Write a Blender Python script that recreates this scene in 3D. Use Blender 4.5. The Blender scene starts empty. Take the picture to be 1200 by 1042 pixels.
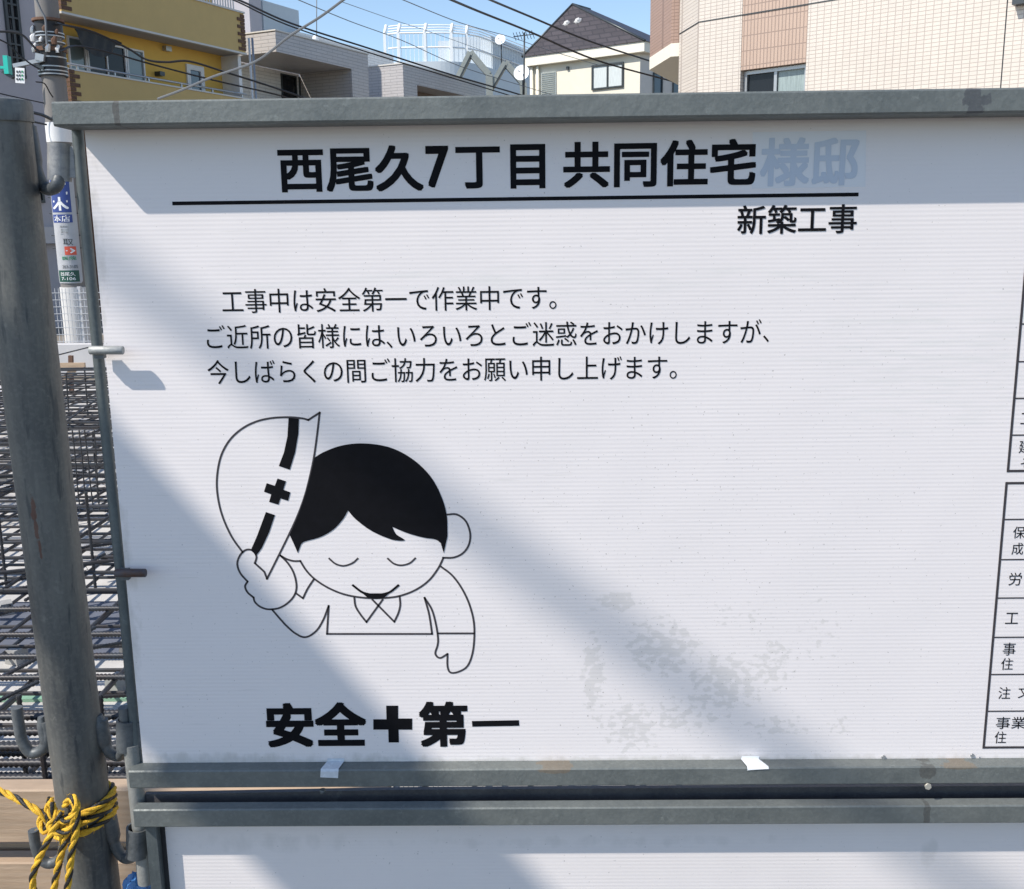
import bpy, math, random
from mathutils import Vector, Matrix
random.seed(7)
PI = math.pi
S = bpy.context.scene
COL = S.collection

# ------------------------------------------------------------------ camera
PITCH, ROLL, YAW, FOC = 0.2021, -0.0127, -0.0138, 1200.0
CAM = Vector((0, -1.45, 1.6))
FWD = Vector((math.sin(YAW)*math.cos(PITCH), math.cos(YAW)*math.cos(PITCH), -math.sin(PITCH)))
_r = Vector((math.cos(YAW), -math.sin(YAW), 0)); _u = _r.cross(FWD)
RGT = _r*math.cos(ROLL) + _u*math.sin(ROLL)
UPV = _u*math.cos(ROLL) - _r*math.sin(ROLL)
cd = bpy.data.cameras.new('camera'); cam = bpy.data.objects.new('camera', cd); COL.objects.link(cam)
cd.sensor_fit = 'HORIZONTAL'; cd.sensor_width = 36; cd.lens = 36*FOC/1200
cd.clip_start = 0.05; cd.clip_end = 2000
M = Matrix((RGT, UPV, -FWD)).transposed().to_4x4(); M.translation = CAM
cam.matrix_world = M
S.camera = cam

# ------------------------------------------------------------------ light
SUN = Vector((1.0, 0.58, -1.22)).normalized()          # the way the light travels
elev = math.asin(-SUN.z); azim = math.atan2(-SUN.x, -SUN.y)
w = bpy.data.worlds.new('World'); S.world = w; w.use_nodes = True
nt = w.node_tree; nt.nodes.clear()
sky = nt.nodes.new('ShaderNodeTexSky'); sky.sky_type = 'NISHITA'; sky.sun_disc = False
sky.sun_elevation = elev; sky.sun_rotation = azim; sky.air_density = 1.0; sky.dust_density = 0.3; sky.ozone_density = 1.9
bg = nt.nodes.new('ShaderNodeBackground'); bg.inputs[1].default_value = 0.122
wo = nt.nodes.new('ShaderNodeOutputWorld')
nt.links.new(sky.outputs[0], bg.inputs[0]); nt.links.new(bg.outputs[0], wo.inputs[0])
ld = bpy.data.lights.new('sun', 'SUN'); ld.energy = 3.55; ld.angle = math.radians(0.5); ld.color = (1, .93, .84)
lo = bpy.data.objects.new('sun', ld); COL.objects.link(lo)
lo.rotation_euler = SUN.to_track_quat('-Z', 'Y').to_euler(); lo.location = (-6, -4, 9)
S.view_settings.view_transform = 'Standard'; S.view_settings.look = 'None'
S.view_settings.exposure = 0.62; S.view_settings.gamma = 1.0; S.view_settings.use_curve_mapping = False
try:
    S.cycles.max_bounces = 6; S.cycles.diffuse_bounces = 3
except Exception: pass

# ------------------------------------------------------------------ pixel -> place
def ray(px, py): return FWD + RGT*((px-600)/FOC) - UPV*((py-521)/FOC)
def P(px, py, y=0.0):
    d = ray(px, py); return CAM + d*((y-CAM.y)/d.y)
def PZ(px, py, z):
    d = ray(px, py); return CAM + d*((z-CAM.z)/d.z)
def B(px, py):
    p = P(px, py, 0); return (p.x, p.z)

# ------------------------------------------------------------------ materials
def mat(name, col, rough=.6, metal=0, noise=0, nscale=6, bump=0, bscale=40, spec=.5, stretch=None, col2=None, trans=0, extra=None):
    m = bpy.data.materials.new(name); m.use_nodes = True
    t = m.node_tree; b = t.nodes['Principled BSDF']; N = t.nodes.new; L = t.links.new
    b.inputs['Roughness'].default_value = rough; b.inputs['Metallic'].default_value = metal
    b.inputs['Specular IOR Level'].default_value = spec
    c = (*col, 1)
    b.inputs['Base Color'].default_value = c
    tc = N('ShaderNodeTexCoord'); mp = N('ShaderNodeMapping'); L(tc.outputs['Object'], mp.inputs[0])
    if stretch: mp.inputs['Scale'].default_value = stretch
    out = None
    if noise:
        n = N('ShaderNodeTexNoise'); n.inputs['Scale'].default_value = nscale; n.inputs['Detail'].default_value = 8; n.inputs['Roughness'].default_value = .65
        L(mp.outputs[0], n.inputs[0])
        r = N('ShaderNodeValToRGB'); r.color_ramp.elements[0].position = .3; r.color_ramp.elements[1].position = .7
        k = col2 if col2 else tuple(x*(1-noise) for x in col)
        r.color_ramp.elements[0].color = (*k, 1)
        r.color_ramp.elements[1].color = (*[min(1, x*(1+noise*.5)) for x in col], 1) if not col2 else c
        L(n.outputs[0], r.inputs[0]); out = r.outputs[0]; L(out, b.inputs['Base Color'])
        rr = N('ShaderNodeMapRange'); rr.inputs[3].default_value = max(.05, rough-.1); rr.inputs[4].default_value = min(1, rough+.12)
        L(n.outputs[0], rr.inputs[0]); L(rr.outputs[0], b.inputs['Roughness'])
    if bump:
        n2 = N('ShaderNodeTexNoise'); n2.inputs['Scale'].default_value = bscale; n2.inputs['Detail'].default_value = 5
        L(mp.outputs[0], n2.inputs[0])
        bp = N('ShaderNodeBump'); bp.inputs['Strength'].default_value = bump; bp.inputs['Distance'].default_value = .003
        L(n2.outputs[0], bp.inputs['Height']); L(bp.outputs[0], b.inputs['Normal'])
    if trans: b.inputs['Transmission Weight'].default_value = trans
    if extra: extra(m, t, b, out, tc)
    return m

def over(t, b, out, mask, col):
    """lay colour col over the running colour where mask is 1"""
    mx = t.nodes.new('ShaderNodeMix'); mx.data_type = 'RGBA'
    t.links.new(mask, mx.inputs[0])
    if out is None: mx.inputs[6].default_value = b.inputs['Base Color'].default_value
    else: t.links.new(out, mx.inputs[6])
    mx.inputs[7].default_value = (*col, 1)
    t.links.new(mx.outputs[2], b.inputs['Base Color']); return mx.outputs[2]
def math_n(t, op, a, c=None, d=None):
    n = t.nodes.new('ShaderNodeMath'); n.operation = op
    for i, v in enumerate((a, c, d)):
        if v is None: continue
        if isinstance(v, (int, float)): n.inputs[i].default_value = v
        else: t.links.new(v, n.inputs[i])
    return n.outputs[0]
def patch(t, tc, spots, scale=40, thr=.5, soft=.04, stretch=(1, 1, 1), geo=True):
    """noise-edged mask inside soft ellipses, world coordinates: spots = (x, z, rx, rz, strength)"""
    N = t.nodes.new; L = t.links.new
    g = N('ShaderNodeNewGeometry'); sp = N('ShaderNodeSeparateXYZ'); L(g.outputs['Position'], sp.inputs[0])
    mp = N('ShaderNodeMapping'); mp.inputs['Scale'].default_value = stretch; L(g.outputs['Position'], mp.inputs[0])
    n = N('ShaderNodeTexNoise'); n.inputs['Scale'].default_value = scale; n.inputs['Detail'].default_value = 6; L(mp.outputs[0], n.inputs[0])
    tot = None
    for x, z, rx, rz, s in spots:
        a = math_n(t, 'DIVIDE', math_n(t, 'SUBTRACT', sp.outputs[0], x), rx)
        c = math_n(t, 'DIVIDE', math_n(t, 'SUBTRACT', sp.outputs[2], z), rz)
        d = math_n(t, 'ADD', math_n(t, 'MULTIPLY', a, a), math_n(t, 'MULTIPLY', c, c))
        v = math_n(t, 'MULTIPLY', math_n(t, 'MAXIMUM', math_n(t, 'SUBTRACT', 1.0, d), 0.0), s)
        tot = v if tot is None else math_n(t, 'MAXIMUM', tot, v)
    h = tot
    e = math_n(t, 'ADD', n.outputs[0], math_n(t, 'MULTIPLY', h, .35))
    mr = N('ShaderNodeMapRange'); mr.inputs[1].default_value = thr; mr.inputs[2].default_value = thr+soft; L(e, mr.inputs[0])
    inside = N('ShaderNodeMapRange'); inside.inputs[1].default_value = 0; inside.inputs[2].default_value = .15; L(tot, inside.inputs[0])
    return math_n(t, 'MULTIPLY', mr.outputs[0], inside.outputs[0])

def sheet_extra(dirt):
    def f(m, t, b, out, tc):
        N = t.nodes.new; L = t.links.new
        g = N('ShaderNodeNewGeometry'); sp = N('ShaderNodeSeparateXYZ'); L(g.outputs['Position'], sp.inputs[0])
        # fluted plastic: fine horizontal ribs show between the flutes
        sn = math_n(t, 'SINE', math_n(t, 'MULTIPLY', sp.outputs[2], 2*PI/.0062))
        nz = N('ShaderNodeTexNoise'); nz.inputs['Scale'].default_value = 5; nz.inputs['Detail'].default_value = 3
        mp = N('ShaderNodeMapping'); mp.inputs['Scale'].default_value = (1, 1, 9); L(g.outputs['Position'], mp.inputs[0]); L(mp.outputs[0], nz.inputs[0])
        amp = N('ShaderNodeMapRange'); amp.inputs[1].default_value = .35; amp.inputs[2].default_value = .65; amp.inputs[3].default_value = .45; amp.inputs[4].default_value = 1; L(nz.outputs[0], amp.inputs[0])
        big = N('ShaderNodeTexNoise'); big.inputs['Scale'].default_value = 3.2; big.inputs['Detail'].default_value = 2; L(g.outputs['Position'], big.inputs[0])
        h = math_n(t, 'ADD', math_n(t, 'MULTIPLY', sn, amp.outputs[0]), math_n(t, 'MULTIPLY', big.outputs[0], 60.0))
        bp = N('ShaderNodeBump'); bp.inputs['Strength'].default_value = .5; bp.inputs['Distance'].default_value = .00011
        L(h, bp.inputs['Height']); L(bp.outputs[0], b.inputs['Normal'])
        for spots, sc, thr, soft, st, col, k in dirt:
            mk = patch(t, tc, spots, sc, thr, soft, st)
            out = over(t, b, out, math_n(t, 'MULTIPLY', mk, k), col)
    return f
def bs(px, py, rx, ry, s=1.0):      # a mark's place on the sheet and its half sizes, in metres
    x, z = B(px, py); return (x, z, rx*.00118, ry*.00118, s)
sheet_dirt = [
  ([bs(695, 790, 22, 85, .95), bs(740, 850, 60, 55, .85), bs(775, 760, 70, 60, .9), bs(850, 800, 70, 60, .9), bs(905, 780, 40, 60, .8), bs(800, 840, 90, 40, .7),
    bs(910, 850, 60, 30, .7), bs(985, 850, 40, 25, .6), bs(960, 740, 50, 70, .45), bs(720, 705, 45, 22, .95), bs(870, 720, 80, 40, .45)], 70, .715, .06, (1, 1, 1.3), (.56, .545, .52), .42),
  ([bs(700, 660, 1100, 900, .22)], 260, .735, .02, (1, 1, 1), (.30, .29, .28), .6),
  ([bs(600, 893, 800, 9, 1.0)], 30, .62, .2, (1, 1, 4), (.62, .60, .56), .5),
  ([bs(180, 892, 500, 14, .9), bs(900, 892, 500, 12, .9), bs(115, 300, 14, 160, .7), bs(150, 700, 16, 200, .8)], 70, .60, .3, (1, 1, .5), (.50, .47, .43), .5),
  ([bs(450, 560, 1100, 800, .25)], 90, .72, .06, (.12, 1, 3), (.60, .58, .56), .35),
  ([bs(600, 330, 560, 22, .55), bs(1100, 420, 200, 120, .5)], 12, .60, .25, (1, 1, 8), (.70, .69, .67), .5),
]
lower_dirt = [
  ([bs(320, 985, 160, 20, .9), bs(700, 985, 500, 12, .7), bs(1087, 1000, 14, 40, 1)], 24, .66, .25, (1.6, 1, 1), (.56, .54, .52), .4),
  ([bs(600, 1010, 1300, 160, .25)], 200, .79, .03, (1, 1, 1), (.35, .34, .33), .6),
]
M_sheet = mat('white_fluted_plastic', (.81, .765, .755), rough=.42, noise=.02, nscale=2.0, spec=.4, extra=sheet_extra(sheet_dirt))
M_sheet2 = mat('white_fluted_plastic_dirty', (.79, .745, .73), rough=.45, noise=.05, nscale=3.0, spec=.4, extra=sheet_extra(lower_dirt))
M_ink = mat('black_print', (.006, .006, .008), rough=.65, spec=.12, noise=.3, nscale=60)
M_line = mat('grey_print', (.05, .045, .05), rough=.5, spec=.3)
M_faint = mat('covered_pale_blue_print', (.50, .56, .65), rough=.35)
M_film = mat('white_cover_film', (.72, .73, .76), rough=.3, noise=.03, nscale=8, spec=.6)

def galv(name, base, dark, spots=None, spotcol=(.03, .03, .035), rough=.5, sc=9, sk=.5, dk=.3, metal=.25, st=(1, 1, 1)):
    def ex(m, t, b, out, tc):
        N = t.nodes.new; L = t.links.new
        g = N('ShaderNodeNewGeometry')
        v = N('ShaderNodeTexVoronoi'); v.inputs['Scale'].default_value = 220; L(g.outputs['Position'], v.inputs[0])
        sf = math_n(t, 'MULTIPLY', math_n(t, 'GREATER_THAN', v.outputs['Color'], .62), .10)
        out = over(t, b, out, sf, tuple(min(1, x*1.5) for x in base))
        n = N('ShaderNodeTexNoise'); n.inputs['Scale'].default_value = 90; n.inputs['Detail'].default_value = 4
        mp = N('ShaderNodeMapping'); mp.inputs['Scale'].default_value = st; L(g.outputs['Position'], mp.inputs[0]); L(mp.outputs[0], n.inputs[0])
        mr = N('ShaderNodeMapRange'); mr.inputs[1].default_value = .60; mr.inputs[2].default_value = .68; L(n.outputs[0], mr.inputs[0])
        out = over(t, b, out, math_n(t, 'MULTIPLY', mr.outputs[0], dk), dark)
        n3 = N('ShaderNodeTexNoise'); n3.inputs['Scale'].default_value = 38; n3.inputs['Detail'].default_value = 7; n3.inputs['Roughness'].default_value = .75; L(g.outputs['Position'], n3.inputs[0])
        m3 = N('ShaderNodeMapRange'); m3.inputs[1].default_value = .60; m3.inputs[2].default_value = .66; L(n3.outputs[0], m3.inputs[0])
        out = over(t, b, out, math_n(t, 'MULTIPLY', m3.outputs[0], .35), tuple(min(1, x*1.45) for x in base))
        if spots:
            for sps, s2, thr, cc in spots:
                mk = patch(t, tc, sps, s2, thr, .06, (1, 1, 1))
                out = over(t, b, out, math_n(t, 'MULTIPLY', mk, sk), cc)
    return mat(name, base, rough=rough, metal=metal, noise=.35, nscale=sc, bump=.25, bscale=120, col2=dark, stretch=st, extra=ex)
tr = P(136, 130, -.055); tr2 = P(1140, 122, -.055)
M_rail = galv('galvanised_rail', (.185, .20, .19), (.115, .13, .128), [
    ([(tr.x, tr.z, .005, .03, 1.2)], 60, .55, (.05, .035, .03)), ([(tr2.x, tr2.z+.008, .016, .02, 1.0), (tr2.x+.005, tr2.z, .02, .03, .8)], 70, .62, (.035, .033, .05)),
    ([(P(1087, 945, -.036).x, P(1087, 955, -.036).z, .007, .02, 1.2), (P(1087, 905, -.025).x, P(1087, 905, -.025).z, .014, .014, 1.0)], 60, .6, (.06, .055, .05)),
    ([(P(650, 896, -.01).x, P(650, 897, -.01).z, .034, .006, 1.3), (P(1120, 893, -.01).x, P(1100, 893, -.01).z, .03, .006, 1)], 60, .62, (.22, .16, .10))])
M_tube = galv('galvanised_tube', (.13, .15, .15), (.07, .085, .09), sc=30, st=(1, 1, .25))
M_hook = galv('galvanised_hook', (.15, .16, .165), (.07, .08, .085), sc=40)
rs = P(43, 620, -.085)
M_post = galv('weathered_steel_pipe', (.185, .185, .17), (.055, .062, .068), [
    ([(P(39, 598, -.01).x, P(39, 598, -.01).z, .006, .03, 1.3), (P(42, 620, -.01).x, P(42, 620, -.01).z, .004, .03, 1.3), (P(46, 640, -.01).x, P(46, 640, -.01).z, .003, .03, 1.2)], 90, .70, (.13, .05, .03))],
    sc=18, st=(1, 1, .16), metal=.3, rough=.5, dk=.7, sk=.7)
M_dark = mat('dark_rubber', (.025, .027, .03), rough=.6, noise=.3)
M_rustpin = mat('rusty_pin', (.09, .10, .12), rough=.6, metal=.4, noise=.6, nscale=60, col2=(.10, .05, .03), bump=.3)
M_yellow = mat('yellow_rope', (.78, .46, .03), rough=.75, noise=.45, nscale=60, bump=.6, bscale=500)
M_black = mat('black_rope', (.015, .015, .015), rough=.45, bump=.6, bscale=500)
M_tape = mat('clear_tape', (.62, .66, .70), rough=.25, noise=.12, nscale=90)
M_tapew = mat('white_tape', (.85, .86, .86), rough=.4, noise=.05, nscale=90)

def wood_extra(m, t, b, out, tc):
    N = t.nodes.new; L = t.links.new
    w_ = N('ShaderNodeTexWave'); w_.bands_direction = 'Z'; w_.inputs['Scale'].default_value = 22; w_.inputs['Distortion'].default_value = 5; w_.inputs['Detail'].default_value = 4; w_.inputs['Detail Scale'].default_value = .6
    mp = N('ShaderNodeMapping'); mp.inputs['Scale'].default_value = (.12, 1, 1); L(tc.outputs['Object'], mp.inputs[0]); L(mp.outputs[0], w_.inputs[0])
    out = over(t, b, out, math_n(t, 'MULTIPLY', w_.outputs['Fac'], .22), (.30, .185, .10))
    v = N('ShaderNodeTexVoronoi'); v.inputs['Scale'].default_value = 7; mp2 = N('ShaderNodeMapping'); mp2.inputs['Scale'].default_value = (1, 1, 1.6); L(tc.outputs['Object'], mp2.inputs[0]); L(mp2.outputs[0], v.inputs[0])
    kn = N('ShaderNodeMapRange'); kn.inputs[1].default_value = .05; kn.inputs[2].default_value = .11; kn.inputs[3].default_value = .8; kn.inputs[4].default_value = 0; L(v.outputs['Distance'], kn.inputs[0])
    over(t, b, out, kn.outputs[0], (.17, .07, .035))
M_wood = mat('softwood', (.46, .34, .235), rough=.7, noise=.25, nscale=14, stretch=(.3, 1, 2), bump=.3, bscale=90, extra=wood_extra)
M_rebar = mat('rebar_steel', (.042, .055, .068), rough=.42, metal=.2, noise=.4, nscale=9, col2=(.045, .032, .026))
M_conc = mat('pale_lean_concrete', (.56, .545, .52), rough=.9, noise=.22, nscale=3, bump=.5, bscale=60)
M_block = mat('spacer_concrete', (.34, .34, .33), rough=.9, noise=.2, nscale=20, bump=.4)
M_green = mat('green_plastic', (.26, .46, .33), rough=.5, noise=.15, nscale=20)
M_asph = mat('asphalt', (.10, .10, .10), rough=.9, noise=.25, nscale=3, bump=.5, bscale=180)
M_dirt = mat('site_soil', (.24, .21, .17), rough=.95, noise=.3, nscale=2.5, bump=.7, bscale=30)
M_lav = mat('lavender_grey_render', (.40, .39, .42), rough=.85, noise=.05, nscale=4, bump=.2, bscale=60)
M_lav2 = mat('pale_ledge', (.50, .49, .50), rough=.8, noise=.06)
M_wallw = mat('white_boundary_wall', (.56, .55, .55), rough=.85, noise=.08, nscale=4)
M_glassd = mat('dark_window_glass', (.012, .014, .018), rough=.15, spec=.3)
M_glassb = mat('blue_window_glass', (.05, .08, .11), rough=.06, spec=.9)
M_glassg = mat('grey_green_glass', (.16, .20, .20), rough=.12, spec=.8)
M_curt = mat('pale_curtain', (.62, .68, .68), rough=.6, noise=.25, nscale=9, stretch=(9, 1, .4))
M_yel = mat('yellow_render', (.74, .46, .10), rough=.85, noise=.06, nscale=3, bump=.2, bscale=50)
M_yel_shade = mat('ochre_shaded_yellow_render', (.60, .43, .18), rough=.85, noise=.06, nscale=2.5, bump=.25, bscale=50)  # same yellow render as the walls, dulled: parapet shade put into the colour
M_soffit = mat('grey_soffit', (.42, .40, .39), rough=.85, noise=.05)
M_white = mat('white_paint', (.74, .74, .73), rough=.5, noise=.05, nscale=5)
M_cap = mat('pale_coping', (.62, .60, .56), rough=.5)
M_brick = mat('brown_brick', (.16, .09, .06), rough=.9, noise=.4, nscale=12)
M_frame = mat('dark_window_frame', (.06, .07, .075), rough=.4, metal=.4)
M_alu = mat('aluminium_frame', (.42, .43, .44), rough=.35, metal=.6)
M_cable = mat('black_cable', (.012, .012, .014), rough=.5)
M_cableg = mat('grey_cable', (.15, .16, .17), rough=.5)
M_pole = mat('utility_pole_concrete', (.20, .19, .18), rough=.85, noise=.15, nscale=5, stretch=(1, 1, .3), bump=.3)
M_teal = mat('teal_housing', (.02, .52, .42), rough=.4)
M_blue = mat('blue_print', (.03, .06, .24), rough=.4)
M_red = mat('red_print', (.62, .09, .05), rough=.4)
M_dgreen = mat('dark_green_print', (.01, .07, .05), rough=.4)
M_lgreen = mat('green_print', (.03, .26, .12), rough=.4)
M_mesh = mat('galvanised_wire', (.50, .51, .53), rough=.5, metal=.2)
M_roof = None
M_steelg = mat('grey_green_steel', (.30, .33, .31), rough=.5, noise=.12, nscale=4)
M_cream = mat('cream_render', (.76, .72, .60), rough=.8, noise=.04, nscale=3)
M_crew = mat('cream_fascia', (.80, .76, .65), rough=.7, noise=.03)
M_far = mat('pale_blue_white_render', (.56, .62, .66), rough=.7, noise=.04, nscale=1.5)
M_farw = mat('white_railing_paint', (.82, .85, .86), rough=.5)
M_bluep = mat('blue_plastic_sheet', (.07, .22, .50), rough=.25, noise=.3, nscale=40, bump=.9, bscale=60)

def tiled(name, col, joint, bw, bh, jw=.06, off=0.0, vary=.05, bumpd=.004):
    def ex(m, t, b, out, tc):
        N = t.nodes.new; L = t.links.new
        sp = N('ShaderNodeSeparateXYZ'); L(tc.outputs['Object'], sp.inputs[0])
        cb = N('ShaderNodeCombineXYZ'); L(math_n(t, 'ADD', sp.outputs[0], sp.outputs[1]), cb.inputs[0]); L(sp.outputs[2], cb.inputs[1])
        br = N('ShaderNodeTexBrick'); br.offset = off; br.inputs['Scale'].default_value = 1.0
        br.inputs['Brick Width'].default_value = bw; br.inputs['Row Height'].default_value = bh; br.inputs['Mortar Size'].default_value = min(bw, bh)*jw
        br.inputs['Mortar Smooth'].default_value = .1
        br.inputs['Color1'].default_value = (*col, 1); br.inputs['Color2'].default_value = (*[x*(1-vary) for x in col], 1); br.inputs['Mortar'].default_value = (*joint, 1)
        L(cb.outputs[0], br.inputs[0])
        n = N('ShaderNodeTexNoise'); n.inputs['Scale'].default_value = 1.2; n.inputs['Detail'].default_value = 5; L(tc.outputs['Object'], n.inputs[0])
        mx = N('ShaderNodeMix'); mx.data_type = 'RGBA'; mx.blend_type = 'MULTIPLY'; mx.inputs[0].default_value = 1
        mr = N('ShaderNodeMapRange'); mr.inputs[3].default_value = .90; mr.inputs[4].default_value = 1.06; L(n.outputs[0], mr.inputs[0])
        L(br.outputs['Color'], mx.inputs[6]); L(mr.outputs[0], mx.inputs[7]); L(mx.outputs[2], b.inputs['Base Color'])
        bp = N('ShaderNodeBump'); bp.inputs['Distance'].default_value = bumpd; bp.inputs['Strength'].default_value = .8; bp.invert = True
        L(br.outputs['Fac'], bp.inputs['Height']); L(bp.outputs[0], b.inputs['Normal'])
    return mat(name, col, rough=.45, extra=ex)
M_tileC = tiled('cream_mosaic_tile', (.66, .60, .53), (.44, .385, .34), .100, .051, .08)
M_tileB = tiled('brown_ribbed_tile', (.50, .37, .29), (.30, .22, .18), .055, .21, .12)
M_tileB2 = tiled('brown_curved_wall_tile', (.40, .27, .21), (.27, .18, .14), .10, .051, .09)
M_tileG = tiled('grey_siding_tile', (.50, .48, .475), (.34, .33, .33), .6, .11, .10, .5)
M_tileW = tiled('white_siding_tile', (.80, .78, .75), (.58, .56, .54), .6, .11, .10, .5)
M_shing = tiled('dark_roof_shingle', (.060, .050, .055), (.028, .024, .028), .50, .20, .12, .5, .35, .01)

# ------------------------------------------------------------------ mesh building
WORLD = {}
class MB:
    def __init__(s): s.v = []; s.f = []; s.smooth = False
    def add(s, vs, fs):
        n = len(s.v); s.v += [Vector(x) for x in vs]; s.f += [tuple(i+n for i in f) for f in fs]; return s
    def box(s, x0, x1, y0, y1, z0, z1, fr=None, c=0.0):
        if c > 0:      # chamfered along x
            pr = [(y0+c, z0), (y1-c, z0), (y1, z0+c), (y1, z1-c), (y1-c, z1), (y0+c, z1), (y0, z1-c), (y0, z0+c)]
            vs = [(x, a, b) for x in (x0, x1) for a, b in pr]
            fs = [(i, (i+1) % 8, 8+(i+1) % 8, 8+i) for i in range(8)] + [tuple(range(7, -1, -1)), tuple(range(8, 16))]
        else:
            vs = [(x, y, z) for x in (x0, x1) for y in (y0, y1) for z in (z0, z1)]
            fs = [(0, 1, 3, 2), (4, 6, 7, 5), (0, 4, 5, 1), (2, 3, 7, 6), (0, 2, 6, 4), (1, 5, 7, 3)]
        if fr: vs = [fr @ Vector(v) for v in vs]
        return s.add(vs, fs)
    def tube(s, pts, r, n=10, cap=True, radii=None):
        pts = [Vector(p) for p in pts]; rings = []
        t0 = (pts[1]-pts[0]).normalized()
        nrm = t0.orthogonal().normalized(); prev = t0
        for i, p in enumerate(pts):
            t = (pts[min(i+1, len(pts)-1)]-pts[max(i-1, 0)]).normalized()
            q = prev.rotation_difference(t); nrm = (q @ nrm); nrm = (nrm - t*nrm.dot(t)).normalized(); prev = t
            b_ = t.cross(nrm); rr = radii[i] if radii else r
            rings.append([p + (nrm*math.cos(2*PI*k/n) + b_*math.sin(2*PI*k/n))*rr for k in range(n)])
        vs = [v for rg in rings for v in rg]; fs = []
        for i in range(len(rings)-1):
            for k in range(n):
                a = i*n+k; b2 = i*n+(k+1) % n; fs.append((a, b2, b2+n, a+n))
        if cap: fs.append(tuple(range(n-1, -1, -1))); fs.append(tuple(range((len(rings)-1)*n, len(rings)*n)))
        s.smooth = True
        return s.add(vs, fs)
    def prism(s, poly, d0, d1, fn):
        """poly (a,b) extruded from depth d0 to d1; fn(a,b,d) -> point"""
        n = len(poly)
        vs = [fn(a, b, d0) for a, b in poly] + [fn(a, b, d1) for a, b in poly]
        fs = [tuple(range(n)), tuple(range(2*n-1, n-1, -1))] + [(i, n+i, n+(i+1) % n, (i+1) % n) for i in range(n)]
        return s.add(vs, fs)
    def build(s, name, m, parent=None, **kw):
        me = bpy.data.meshes.new(name); vs = s.v
        if parent is not None and parent in WORLD:
            inv = WORLD[parent].inverted(); vs = [inv @ v for v in vs]; loc = None
        elif parent is None:
            lo_ = Vector([min(v[i] for v in vs) for i in range(3)]); hi = Vector([max(v[i] for v in vs) for i in range(3)])
            loc = Vector(((lo_.x+hi.x)/2, (lo_.y+hi.y)/2, lo_.z)); vs = [v-loc for v in vs]
        me.from_pydata([tuple(v) for v in vs], [], s.f); me.update()
        import bmesh
        bm = bmesh.new(); bm.from_mesh(me); bmesh.ops.recalc_face_normals(bm, faces=bm.faces)
        if s.smooth:
            for f in bm.faces: f.smooth = len(f.verts) <= 4
            for e in bm.edges:
                if len(e.link_faces) == 2 and e.link_faces[0].normal.angle(e.link_faces[1].normal, 0) > .75: e.smooth = False
        bm.to_mesh(me); bm.free()
        o = bpy.data.objects.new(name, me); COL.objects.link(o); me.materials.append(m)
        if parent is not None: o.parent = parent; WORLD[o] = WORLD.get(parent, Matrix())
        else: o.location = loc; WORLD[o] = Matrix.Translation(loc)
        for k, v in kw.items(): o[k] = v
        return o
def thing(name, label, cat, loc=(0, 0, 0), rz=0.0, group=None):
    o = bpy.data.objects.new(name, None); COL.objects.link(o); o.location = loc; o.rotation_euler = (0, 0, rz)
    o.empty_display_size = .1
    o['label'] = label; o['category'] = cat
    if group: o['group'] = group
    WORLD[o] = Matrix.Translation(Vector(loc)) @ Matrix.Rotation(rz, 4, 'Z'); return o
def tag(o, label, cat, group=None):
    o['label'] = label; o['category'] = cat
    if group: o['group'] = group
    return o
def catmull(pts, n=8, closed=False):
    out = []; L = len(pts); P_ = [Vector(p) for p in pts]
    for i in range(L if closed else L-1):
        p0 = P_[(i-1) % L] if (closed or i > 0) else P_[0]*2-P_[1]
        p1 = P_[i % L]; p2 = P_[(i+1) % L]
        p3 = P_[(i+2) % L] if (closed or i+2 < L) else P_[-1]*2-P_[-2]
        for k in range(n):
            t = k/n
            out.append(.5*((2*p1) + (p2-p0)*t + (2*p0-5*p1+4*p2-p3)*t*t + (3*p1-p0-3*p2+p3)*t**3))
    if not closed: out.append(P_[-1])
    return out

# ------------------------------------------------------------------ ground
def slab(name, x0, x1, y0, y1, z0, z1, m): return MB().box(x0, x1, y0, y1, z0, z1).build(name, m, None, kind='structure')
slab('ground', -600, 600, -600, 600, -.5, -.004, M_dirt)
slab('street', -60, 60, -9, -.35, -.3, .0, M_asph)
slab('concrete_slab', -6.5, 4, .75, 9.6, -.2, .06, M_conc)

# ------------------------------------------------------------------ fence panels with the sign
XR = 1.21
panel = thing('notice_hoarding', 'white construction notice panel with big black Japanese lettering in a galvanised frame', 'notice board', (.3, 0, .78))
zT0, zT1 = P(600, 143, -.055).z, P(600, 113, -.055).z
MB().box(P(61, 130, -.055).x, XR+.03, -.055, .004, P(300, 144.5, -.055).z, P(300, 115.5, -.055).z, c=.0025).build('top_rail', M_rail, panel)
zb1 = P(300, 903, -.025).z; zb0 = P(300, 923.5, -.025).z
rail_b = MB().box(P(151, 910, -.025).x, XR+.03, -.025, .008, zb0, zb1, c=.002).build('bottom_rail', M_rail, panel)
zlT, zlB = P(600, 144, 0).z+.004, zb1-.004
# the sheet: 4 mm of fluted plastic, its left edge a hair off the frame tube
xl = -.5985
MB().box(xl, XR-.004, 0, .004, zlB, zlT).build('sheet', M_sheet, panel)
sheet = [o for o in panel.children if o.name == 'sheet'][0] if panel.children else bpy.data.objects['sheet']
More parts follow.
